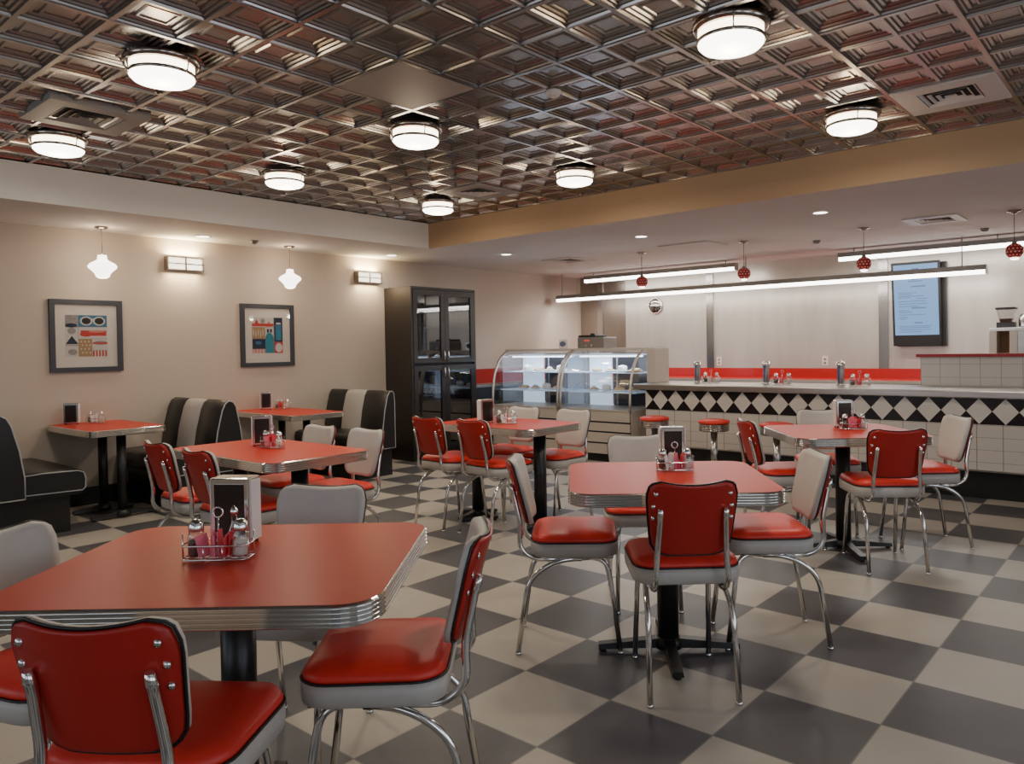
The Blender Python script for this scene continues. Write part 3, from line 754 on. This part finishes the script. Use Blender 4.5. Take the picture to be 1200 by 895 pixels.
Bp = [(0,0,1,1,'artgrey','r'),(0,0,.7,.27,'artwhite','r'),(.05,.05,.2,.2,'artred','t'),(.45,.08,.2,.18,'artpink','t'),(0,.17,.7,.08,'artred','r'),(.28,.03,.14,.14,'artgrey','o'),
      (0,.28,.42,.31,'arttan','r'),(.42,.28,.28,.30,'artwhite','r'),(.48,.32,.07,.1,'artnavy','r'),(.58,.32,.07,.1,'artnavy','r'),(0,.60,.42,.28,'artnavy','r'),(.1,.66,.2,.1,'artblue','o'),(0,.88,.42,.12,'artpink','r')]
for i in range(4): Bp.append((.04+.1*i,.88,.03,.12,'artwhite','r'))
for i in range(5): Bp.append((.03+.075*i,.32+.04*(i%2),.03,.2,'artwhite','o'))
Bp += [(.42,.42,.28,.58,'artteal','a'),(.72,0,.28,.68,'artnavy','r'),(.76,.2,.2,.44,'artblue','r'),(.8,.35,.14,.28,'artteal','o'),(.79,.14,.15,.05,'artwhite','r'),(.72,.69,.28,.31,'artred','r'),(.75,.72,.24,.26,'artwhite','o')]
picture('framed collage with a teal arch and tan hatching, right of the two pictures', 4.053, 4.673, 1.200, 1.870, Bp)

# ------------------------------------------------------------------ chairs
def back_shape(off, th, grow=0, nu=14):
    """curved rounded back pad; returns rows for its front and rear skins"""
    zb, zt = .555-grow, .835+grow; Hh = zt-zb; rows = []
    vs = [0,.03,.08,.16,.28,.45,.62,.76,.86,.93,.97,1]
    for v in vs:
        z = zb+Hh*v; hw = .150+.026*v+grow
        r = .055
        db, dt = v*Hh, (1-v)*Hh
        if db < r*1.1: hw -= r*1.1-math.sqrt(max((r*1.1)**2-(r*1.1-db)**2,0))
        if dt < r: hw -= r-math.sqrt(max(r*r-(r-dt)**2,0))
        row = []
        for k in range(nu+1):
            u = -1+2*k/nu; x = hw*u
            y = -.185-.085*v+1.35*x*x*(.75+.25*v)+off
            zz = z + (.012*(abs(u)**2) if v > .9 else 0)
            row.append((x,y,zz))
        rows.append(row)
    return rows
def skin(mb, front, rear):
    nr, nu = len(front), len(front[0])
    vs = [p for r in front for p in r]+[p for r in rear for p in r]; o = nr*nu; fs = []
    for i in range(nr-1):
        for j in range(nu-1):
            a = i*nu+j; fs.append((a+1,a,a+nu,a+nu+1)); fs.append((o+a,o+a+1,o+a+nu+1,o+a+nu))
    edge = [(0,j) for j in range(nu)]+[(i,nu-1) for i in range(1,nr)]+[(nr-1,j) for j in range(nu-2,-1,-1)]+[(i,0) for i in range(nr-2,0,-1)]
    for k in range(len(edge)):
        a = edge[k][0]*nu+edge[k][1]; b_ = edge[(k+1)%len(edge)]; b_ = b_[0]*nu+b_[1]
        fs.append((a,b_,o+b_,o+a))
    mb.add(vs, fs, 0, True); return edge
def make_chair(label):
    t = thing('diner_chair', label, 'chair', (0,0,0), 0, 'red and grey chrome diner chairs')
    # seat: local +y is the way the chair faces
    cy, w_, d_, r_ = .03, .415, .385, .085
    def ring(inset, z, n=6): return [(x,y,z) for x,y in rrect(w_,d_,r_,n,inset,0,cy)]
    MB().rings([ring(.012,0.432),ring(.0,0.439),ring(-.003,0.467),ring(0,0.495)]).build('seat_band', M['greyvinyl'], t)
    MB().rings([ring(.004,0.499),ring(.002,0.507),ring(.012,0.523),ring(.04,0.533),ring(.09,0.538),ring(.15,0.540)]).build('seat', M['redvinyl'], t)
    MB().tube(ring(-.001,0.498),.0034,6,closed=True).build('seat_piping', M['piping'], t)
    # backrest
    mb = MB(); fr = back_shape(.026,.005); rr = back_shape(0,.005)
    # puff the pad slightly
    nr, nu = len(fr), len(fr[0])
    fr = [[(p[0]*.985,p[1]-(.010 if (i in (0,nr-1) or j in (0,nu-1)) else 0),p[2]) for j,p in enumerate(r)] for i,r in enumerate(fr)]
    edge = skin(mb, fr, rr); mb.build('backrest', M['greyvinyl'], t)
    mid = back_shape(-.003,0,.0)
    MB().tube([mid[i][j] for i,j in edge], .0035, 6, closed=True).build('back_piping', M['piping'], t)
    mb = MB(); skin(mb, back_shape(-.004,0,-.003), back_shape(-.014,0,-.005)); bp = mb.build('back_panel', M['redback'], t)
    for s in (-1,1):
        for (x,z) in ((.138,.800),(.146,.752),(.146,.706)):
            v = (z-.555)/.28; y = -.185-.085*v+1.35*x*x*(.75+.25*v)-.014
            MB().lathe([(.0095,0),(.008,.004),(.001,.006)],10,M=Matrix.Translation((s*x,y,z)) @ Matrix.Rotation(PI/2-s*.25*0,4,'X')).build('rivet', M['chrome'], bp)
    # frame
    fr_ = MB()
    for s in (-1,1): fr_.tube(arc_pts([(s*.15,.20,.425),(s*.15,-.12,.425)],.03),.009,8)
    fr_.tube([(-.15,.15,.425),(.15,.15,.425)],.009,8); fr_.tube([(-.15,-.05,.425),(.15,-.05,.425)],.009,8)
    fr_.build('seat_frame', M['chrome'], t)
    for s in (-1,1):
        x = .122; yb = lambda z: -.185-.085*(z-.555)/.28+1.35*x*x*.85-.026
        sup = arc_pts([(s*.135,.06,.411),(s*.135,-.155,.411),(s*.138,-.215,.462),(s*.130,yb(.56)-.012,.56),(s*x,yb(.70),.70),(s*x,yb(.745),.745)],.05,5)
        n = len(sup)
        MB().tube(sup,[.0115]*(n-3)+[.012,.013,.009],8).build('back_support', M['chrome'], t)
        for pts, rad, n_, (gx, gy) in (([(s*.12,.12,.415),(s*.155,-.06,.409),(s*.163,-.175,.33),(s*.168,-.225,.008)],.14,8,(s*.168,-.225)),
                                 ([(s*.12,.08,.417),(s*.146,.165,.409),(s*.152,.185,.33),(s*.160,.225,.008)],.05,5,(s*.160,.225))):
            lg = MB().tube(arc_pts(pts,rad,n_),.0115,8).build('leg', M['chrome'], t)
            MB().lathe([(.013,0),(.014,.006),(.010,.014)],10,(gx,gy,0)).build('glide', M['chrome'], lg)
    return t
chairs = [
 (-1.745,.737,126,'red chair cut by the bottom-left corner, back to the camera at the near table'),
 (-1.70,1.345,222,'red diner chair in the foreground at the right side of the big near table'),
 (-2.336,1.435,303,'grey-fronted diner chair facing the camera across the big near table'),
 (-2.41,.72,19,'grey-fronted diner chair cut by the left edge of the photo at the big near table'),
 (-4.51,2.13,88,'left red-backed chair on the near side of the long table before the striped booth'),
 (-3.955,2.10,88,'right red-backed chair on the near side of the long table before the striped booth'),
 (-4.50,2.74,270,'left grey-fronted chair on the far side of the long table before the striped booth'),
 (-4.01,2.76,270,'right grey-fronted chair on the far side of the long table before the striped booth'),
 (-4.34,4.02,88,'left red-backed chair at the long table by the tall cabinet'),
 (-3.86,4.03,86,'right red-backed chair at the long table by the tall cabinet'),
 (-4.30,4.62,270,'left grey-fronted chair at the long table, before the left pastry case'),
 (-3.76,4.61,268,'right grey-fronted chair at the long table, before the right pastry case'),
 (-2.157,2.72,37.4,'chair at the left of the middle square table, seen from its side facing right'),
 (-1.537,2.666,131.3,'red-backed chair in the middle of the photo, back to camera at the square table'),
 (-1.455,3.315,219.7,'chair at the right of the middle square table, facing left with curved rear leg out'),
 (-2.19,3.41,309,'grey-fronted chair behind the middle square table, facing the camera'),
 (-2.04,4.88,43,'chair at the left of the far right square table, showing a slanted red back'),
 (-1.377,4.82,127,'red-backed chair with back to camera at the far right square table'),
 (-1.30,5.475,219,'grey-fronted chair at the far right, facing left before the bar tiles'),
 (-1.96,5.50,300,'grey-fronted chair behind the far right square table, close to the bar stools'),
]
proto = None
for x, y, h, lb in chairs:
    rz = R(h-90)
    if proto is None:
        proto = make_chair(lb); proto.location = (x,y,0); proto.rotation_euler = (0,0,rz)
    else: dup(proto, (x,y,0), rz, lb)

# ------------------------------------------------------------------ tables
TT = .775
def table_parts(t, w_, d_, r_, top=TT):
    n = 8
    def ring(ins, z): return [(x,y,z) for x,y in rrect(w_,d_,r_,n,ins)]
    MB().rings([ring(.004,top-.030),ring(.004,top-.001),ring(.006,top)]).build('tabletop', M['laminate'], t)
    z = top-.054; 
    rs = [ring(.012,z)]
    for k in range(5):
        zz = z+k*.0107
        rs += [ring(.003,zz),ring(-.002,zz+.0035),ring(-.002,zz+.0065),ring(.003,zz+.0098)]
    rs += [ring(.0045,top-.0002)]
    MB().rings(rs,0,False,True,False).build('ribbed_edge', M['chrome'], t)
def pedestal(t, x, y, top, arms=4, L_=.30, rot=0, col=.047, prefix=''):
    MB().lathe([(col,.05),(col,top-.05)],20,(x,y,0)).build('column', M['blackiron'], t)
    MB().box(x-.14,x+.14,y-.14,y+.14,top-.056,top-.043).build('mounting_plate', M['blackiron'], t)
    b = MB()
    b.lathe([(.062,.018),(.062,.045),(.05,.062),(.036,.07)],20,(x,y,0))
    for k in range(arms):
        a = rot+2*PI*k/arms; c_, s_ = math.cos(a), math.sin(a)
        def P(d,e,z): return (x+d*c_-e*s_, y+d*s_+e*c_, z)
        b.rings([[P(.03,-.028,.02),P(.03,.028,.02),P(.03,.024,.062),P(.03,-.024,.062)],[P(L_*.6,-.026,.018),P(L_*.6,.026,.018),P(L_*.6,.022,.046),P(L_*.6,-.022,.046)],[P(L_,-.024,.012),P(L_,.024,.012),P(L_,.020,.034),P(L_,-.020,.034)]],0,False)
        b.lathe([(.016,0),(.016,.014)],10,P(L_-.02,0,0))
    b.build('cross_base', M['blackiron'], t)
def sq_table(label, x, y, rz, w_, d_, r_=.10):
    t = thing('diner_table', label, 'table', (x,y,0), R(rz), 'red tables with ribbed chrome edges')
    table_parts(t, w_, d_, r_); pedestal(t, 0, 0, TT, 4, .31, 0); return t
def long_table(label, x, y, rz, w_, d_):
    t = thing('diner_table', label, 'table', (x,y,0), R(rz), 'red tables with ribbed chrome edges')
    table_parts(t, w_, d_, .09)
    for s in (-1,1): pedestal(t, s*.33, 0, TT, 4, .20, R(0))
    return t
sq_table('large red diner table in the left foreground', -2.02, 1.055, 40, .96, .82)
sq_table('square red table with pale sheen in the middle of the room', -1.735, 2.89, 38, .86, .82)
sq_table('square red table at the right, nearest the diamond-banded bar', -1.68, 5.02, 40, .84, .82)
long_table('long red table between chairs in front of the striped booths', -4.15, 2.38, 0, 1.16, .66)
long_table('long red table in front of the pastry cases beside the tall cabinet', -3.98, 4.28, 0, 1.02, .66)
def booth_table(label, y, x1, col):
    L_ = x1-XW-.004
    t = thing('booth_table', label, 'table', (XW+.004+L_/2,y,0), 0, 'booth tables at the left wall')
    TTb = .75
    table_parts(t, L_, .60, .06, TTb)
    for x in col: pedestal(t, x-(XW+.004+L_/2), 0, TTb, 2, .24, PI/2, .036)
booth_table('red booth table between the far left booth and the striped booth', 2.55, -6.56, (-7.15,-6.75))
booth_table('red booth table before the booth that backs onto the tall cabinet', 4.2, -6.36, (-7.05,-6.6))

# ------------------------------------------------------------------ booths
def booth(label, yf, sgn, thick, x1=-6.5, seat=.40, flatback=False):
    """yf: where the back meets the seat; sgn: +1 faces +y"""
    x0 = XW+.016; t = thing('booth_bench', label, 'booth', (x0, yf, 0), 0, 'black and grey striped booths')
    Wd = x1-x0
    def Y(v): return -sgn*v         # v: distance behind the seat joint
    if flatback: prof = [(0,.30),(.0,.46),(.035,.70),(.075,.86),(.105,.905),(.135,.91),(.16,.89),(.168,.80),(thick,.30)]
    else: prof = [(0,.30),(.0,.46),(.03,.66),(.075,.84),(.105,.90),(.14,.922),(.175,.91),(.20,.87),(.235,.70),(.26,.50),(thick,.30)]
    def seg(a, b_, m, nm):
        bulge = .006; rs = []
        xs = [a, a+.006, (a+b_)/2, b_-.006, b_]
        cyv = sum(p[0] for p in prof)/len(prof); czv = .6
        for x in xs:
            e = 0 if x in (xs[0], xs[-1]) else bulge if x != xs[2] else bulge*1.3
            rs.append([(x, Y(p[0]+(p[0]-cyv)*e/.12), p[1]+(p[1]-czv)*e/.4) for p in prof])
        if sgn < 0: rs = [r[::-1] for r in rs]
        return MB().rings(rs,0,True).build(nm, m, t)
    a1, a2 = Wd*.30, Wd*.63
    seg(0, a1, M['blackvinyl'], 'back_channel'); seg(a1, a2, M['greystripe'], 'grey_back_channel'); seg(a2, Wd-.012, M['blackvinyl'], 'back_channel')
    end = MB(); end.rings([[(x, Y(p[0]), p[1]) for p in prof] for x in (Wd-.012, Wd+.004)],0,False); end.build('end_panel', M['blackvinyl'], t)
    MB().tube([(Wd+.002, Y(p[0]), p[1]) for p in prof]+[(Wd+.002,Y(prof[0][0]),prof[0][1])], .006, 6).build('piping', M['greypiping'], t)
    # seat cushion
    sp_ = [(.0,.335),(-seat+.02,.325),(-seat,.345),(-seat-.004,.41),(-seat+.01,.462),(-seat+.05,.478),(-.12,.485),(.0,.48)]
    rs = [[(x, Y(p[0]), p[1]+dz) for p in sp_] for x, dz in ((0,0),(Wd*.5,.006),(Wd-.05,.0),(Wd-.02,-.003),(Wd,-.012))]
    MB().rings(rs,0,True).build('seat_cushion', M['blackvinyl'], t)
    MB().tube([(Wd+.001,Y(p[0]),p[1]-.012) for p in sp_], .005, 6).build('piping', M['greypiping'], t)
    ys = sorted((Y(-seat+.09), Y(thick)))
    MB().box(0, Wd-.06, ys[0], ys[1], 0, .335).build('plinth', M['blackbase'], t)
    ys = sorted((Y(-seat+.02), Y(thick)))
    MB().box(0, Wd-.01, ys[0], ys[1], .285, .333).build('seat_rail', M['blackbase'], t)
booth('black booth cut off by the left edge of the photo, facing right', 1.79, 1, .28, -6.5)
booth('striped black and grey booth in the middle of the left wall', 3.22, -1, .28, -6.5)
booth('striped black and grey booth backing towards the tall dark cabinet', 5.045, -1, .17, -6.5, .38, True)

# ------------------------------------------------------------------ table condiments
def napkin(name_loc, x, y, z, rz, face='dark', sc=1.0):
    t = thing('napkin_dispenser', 'upright chrome napkin dispenser on %s' % name_loc, 'napkin dispenser', (x,y,z), R(rz), 'chrome napkin dispensers')
    w_, d_, h_ = .112*sc, .066*sc, .185*sc
    MB().box(-w_/2,w_/2,-d_/2,d_/2,.006,h_).build('chrome_case', M['chrome'], t, bevel=.004)
    for s in (-1,1):
        MB().box(-w_/2+.014,w_/2-.014,s*(d_/2+.0005)-.001,s*(d_/2+.0005)+.001,.02,h_-.018).build('dark_face', M['napface'], t)
        MB().box(s*(w_/2+.0025)-.003,s*(w_/2+.0025)+.003,-d_/2+.008,d_/2-.008,.012,h_-.008).build('napkin_stack', M['paper'], t)
    for sx in (-1,1):
        for sy in (-1,1): MB().lathe([(.006,0),(.006,.008)],8,(sx*(w_/2-.01),sy*(d_/2-.01),0)).build('foot', M['blackplastic'], t)
    return t
def shaker(name_loc, kind, x, y, z, sc=1.0):
    t = thing(kind+'_shaker', 'glass %s shaker in the caddy on %s' % (kind, name_loc), 'shaker', (x,y,z), 0, kind+' shakers')
    r = .021*sc
    MB().lathe([(r*.9,0),(r,.006),(r,.05*sc),(r*.8,.066*sc)],14).build('glass_jar', M['clear'], t)
    MB().lathe([(r*.86,.003),(r*.92,.008),(r*.92,.040*sc),(.001,.042*sc)],12).build('contents', M['pepper' if kind == 'pepper' else 'salt'], t)
    MB().lathe([(r*.86,.064*sc),(r*.9,.070*sc),(r*.8,.084*sc),(r*.4,.092*sc),(.001,.094*sc)],14).build('chrome_lid', M['chrome'], t)
def caddy(name_loc, x, y, z, rz, handle=True, sc=1.0):
    t = thing('condiment_caddy', 'chrome wire condiment caddy on %s' % name_loc, 'caddy', (x,y,z), R(rz), 'wire condiment caddies')
    L_, D_ = .082*sc, .036*sc; w_ = MB()
    def loop(z_, l, d): return [(px_,py_,z_) for px_,py_ in rrect(2*l,2*d,.02,4)]
    w_.tube(loop(.008,L_,D_),.0022,6,closed=True); w_.tube(loop(.042*sc,L_+.001,D_+.001),.0022,6,closed=True)
    for px_,py_ in ((-L_,-D_*.5),(-L_,D_*.5),(L_,-D_*.5),(L_,D_*.5),(-.026,-D_),(.026,-D_),(-.026,D_),(.026,D_)):
        w_.tube([(px_,py_,.003),(px_,py_,.070*sc if abs(px_) > .05 else .044*sc)],.002,6)
    for q in (-.026,.026): w_.tube([(q,-D_,.008),(q,D_,.008)],.002,6)
    for q in (-.4,.4): w_.tube([(-L_,q*D_,.008),(L_,q*D_,.008)],.002,6)
    w_.build('wire_rack', M['chrome'], t)
    h = MB(); h.tube([(0,0,.006),(0,0,.105*sc)],.0024,6)
    h.tube([(.014*math.cos(2*PI*k/14),0,.119*sc+.014*math.sin(2*PI*k/14)) for k in range(14)],.0022,6,closed=True)
    h.build('ring_handle', M['chrome'], t)
    return t
def packets(name_loc, x, y, z, rz, cols):
    a = R(rz); names = {'pinkpkt':'pink','redpkt':'red','whitepkt':'white'}
    for k, cname in enumerate(cols):
        off = (k-(len(cols)-1)/2)*.0095
        o = MB().box(-.019,.019,-.0018,.0018,0,.060+.006*((k*37)%3)).build('sugar_packet', M[cname], None)
        ox = off; oy = -.012+.006*((k*53)%3)
        o.location = (x+ox*math.cos(a)-oy*math.sin(a), y+ox*math.sin(a)+oy*math.cos(a), z+.013)
        o.rotation_euler = (R(-8+((k*29)%16)), R(-6+((k*31)%13)), a+PI/2+R(-25+((k*47)%50)))
        tag(o, '%s packet in the caddy on %s' % (names[cname], name_loc), 'packet', '%s sweetener packets in one caddy on %s' % (names[cname], name_loc))
def setup(name_loc, cx, cy, z, rz, nap, cols, full=True, sc=1.0):
    """nap: (x,y,rotz) of the napkin dispenser; caddy at cx, cy"""
    if nap: napkin(name_loc, nap[0], nap[1], z, nap[2], sc=nap[3] if len(nap) > 3 else 1.0)
    caddy(name_loc, cx, cy, z, rz, sc=sc)
    a = R(rz)
    for s, kind in ((-1,'pepper'),(1,'salt')):
        shaker(name_loc, kind, cx+s*.056*sc*math.cos(a), cy+s*.056*sc*math.sin(a), z+.0105, sc)
    packets(name_loc, cx, cy, z, rz, cols)
setup('the large foreground table', -2.05, 1.02, TT, 40, (-2.19,1.145,33,1.08), ['pinkpkt']*5+['redpkt']*3, True, 1.1)
setup('the middle square table', -1.765, 3.02, TT, 38, (-1.86,3.16,38), ['whitepkt']*3+['pinkpkt']*3+['redpkt']*2)
setup('the far right square table', -1.64, 5.12, TT, 38, (-1.74,5.22,38), ['pinkpkt']*4+['redpkt']*3)
setup('the long table by the striped booth', -4.17, 2.42, TT, 10, (-4.34,2.45,60), ['pinkpkt']*2+['redpkt']*4)
setup('the long table by the pastry cases', -3.92, 4.21, TT, 30, (-4.09,4.16,75), ['whitepkt']*3+['redpkt']*2)
setup('the left booth table', -7.36, 2.575, .75, 30, (-7.45,2.415,60), ['whitepkt']*3)
setup('the right booth table', -7.30, 4.36, .75, 30, (-7.38,4.22,60), ['redpkt']*4)
# tall oil bottle and syrup jars on the near table
t = thing('cruet_bottle', 'slim glass cruet with chrome top in the caddy on the foreground table', 'bottle', (-2.085,1.085,TT))
MB().lathe([(.018,0),(.02,.01),(.018,.06),(.008,.085),(.008,.11)],14).build('glass_bottle', M['clear'], t)
MB().lathe([(.009,.108),(.011,.118),(.006,.13),(.001,.132)],12).build('chrome_stopper', M['chrome'], t)

# bar counter sets
bars_ = [(-4.20,7.72,'left','at the left of the bar',['whitepkt']*3+['redpkt']*2),(-3.36,7.68,'middle','in the middle of the bar',['pinkpkt']*3+['redpkt']*2),(-2.56,7.62,'right','at the right of the bar',['pinkpkt']*2+['redpkt']*3)]
for x, y, nm, where, cols in bars_:
    z = .925
    t = thing('straw_dispenser', 'tall glass straw dispenser with chrome lid %s' % where, 'straw dispenser', (x,y,z), 0, 'straw dispensers on the bar')
    MB().lathe([(.05,0),(.05,.012),(.04,.016)],20).build('chrome_base', M['chrome'], t)
    MB().lathe([(.04,.016),(.04,.20)],20,cap0=False,cap1=False).build('glass_cylinder', M['clear'], t)
    MB().lathe([(.046,.198),(.048,.21),(.036,.232),(.012,.24),(.001,.25)],20).build('chrome_lid', M['chrome'], t)
    for k in range(14):
        a = 2*PI*k/14; rr_ = .026 if k % 2 else .016
        mm = M['redstraw'] if (k < 7 and nm != 'left') else M['bluestraw'] if k in (7,8,9,12) else M['greyvinyl']
        MB().tube([(rr_*math.cos(a),rr_*math.sin(a),.018),(rr_*math.cos(a+.3),rr_*math.sin(a+.3),.195)],.0045,6).build('straw', mm, t)
    setup('the bar, %s' % {'left':'leftmost of three','middle':'middle of three','right':'rightmost of three'}[nm], x+.20, y-.06, z, 10, None, cols, True, 1.15)

# coffee machine with grinder behind the half wall
t = thing('coffee_machine', 'pale coffee machine rising behind the red-capped half wall at right', 'coffee machine', (-1.30,9.52,.895))
MB().box(-.26,-.19,-.16,.16,0,.55).build('side_pillar', M['beige'], t)
MB().box(-.07,.0,-.16,.16,0,.55).build('side_pillar', M['beige'], t)
MB().box(-.19,-.07,.06,.16,0,.55).build('wood_back', M['wood'], t)
MB().box(-.26,.45,-.16,.16,.55,.585).build('top_deck', M['whiteplate'], t, bevel=.004)
MB().box(.0,.45,-.14,.16,0,.55).build('body', M['steel'], t)
MB().box(-.18,-.08,-.1,.06,0,.05).build('drip_tray', M['blackplastic'], t)
t = thing('coffee_grinder', 'small coffee grinder with black lid on top of the coffee machine', 'grinder', (-1.42,9.52,1.48))
MB().box(-.085,.085,-.07,.07,0,.06).build('black_base', M['blackplastic'], t)
MB().rings([[(q*.055,r_*.055,.06) for q,r_ in ((-1,-1),(1,-1),(1,1),(-1,1))],[(q*.085,r_*.075,.20) for q,r_ in ((-1,-1),(1,-1),(1,1),(-1,1))]],0,False,False,False).build('clear_hopper', M['clear'], t)
MB().rings([[(q*.05,r_*.05,.062) for q,r_ in ((-1,-1),(1,-1),(1,1),(-1,1))],[(q*.06,r_*.06,.10) for q,r_ in ((-1,-1),(1,-1),(1,1),(-1,1))]],0,False).build('beans', M['pepper'], t)
MB().box(-.095,.095,-.085,.085,.20,.222).build('black_lid', M['blackplastic'], t, bevel=.005)
o = MB().lathe([(.06,0),(.075,.02),(.078,.10),(.06,.145),(.001,.15)],24).build('steel_pot', M['steel'], None, (-1.23,9.52,1.48)); tag(o, 'round steel pot beside the grinder on the coffee machine', 'pot')

# ------------------------------------------------------------------ fill lights at the added windows, world
wd = bpy.data.worlds.new('world'); bpy.context.scene.world = wd; wd.use_nodes = True
bg = wd.node_tree.nodes['Background']; bg.inputs['Color'].default_value = (.72,.84,1,1); bg.inputs['Strength'].default_value = 1.2
for y in (-.6, 1.9, 4.4): area((XR-.05,y,1.55), 1.9, 15, (.82,.90,1), (0,R(90),0), 1.4)  # area lights added just inside the right windows, standing in for daylight
for x, e in ((-4.5,10), (-1.7,4), (1.0,2)): area((x,YF+.05,1.55), 2.0, e, (.9,.94,1), (R(90),0,0), 1.4)  # added fill at the front windows, strongest at left to lift the chair backs
sc = bpy.context.scene
sc.view_settings.view_transform = 'AgX'
try: sc.view_settings.look = 'None'
except Exception: pass
sc.view_settings.exposure = 0.10
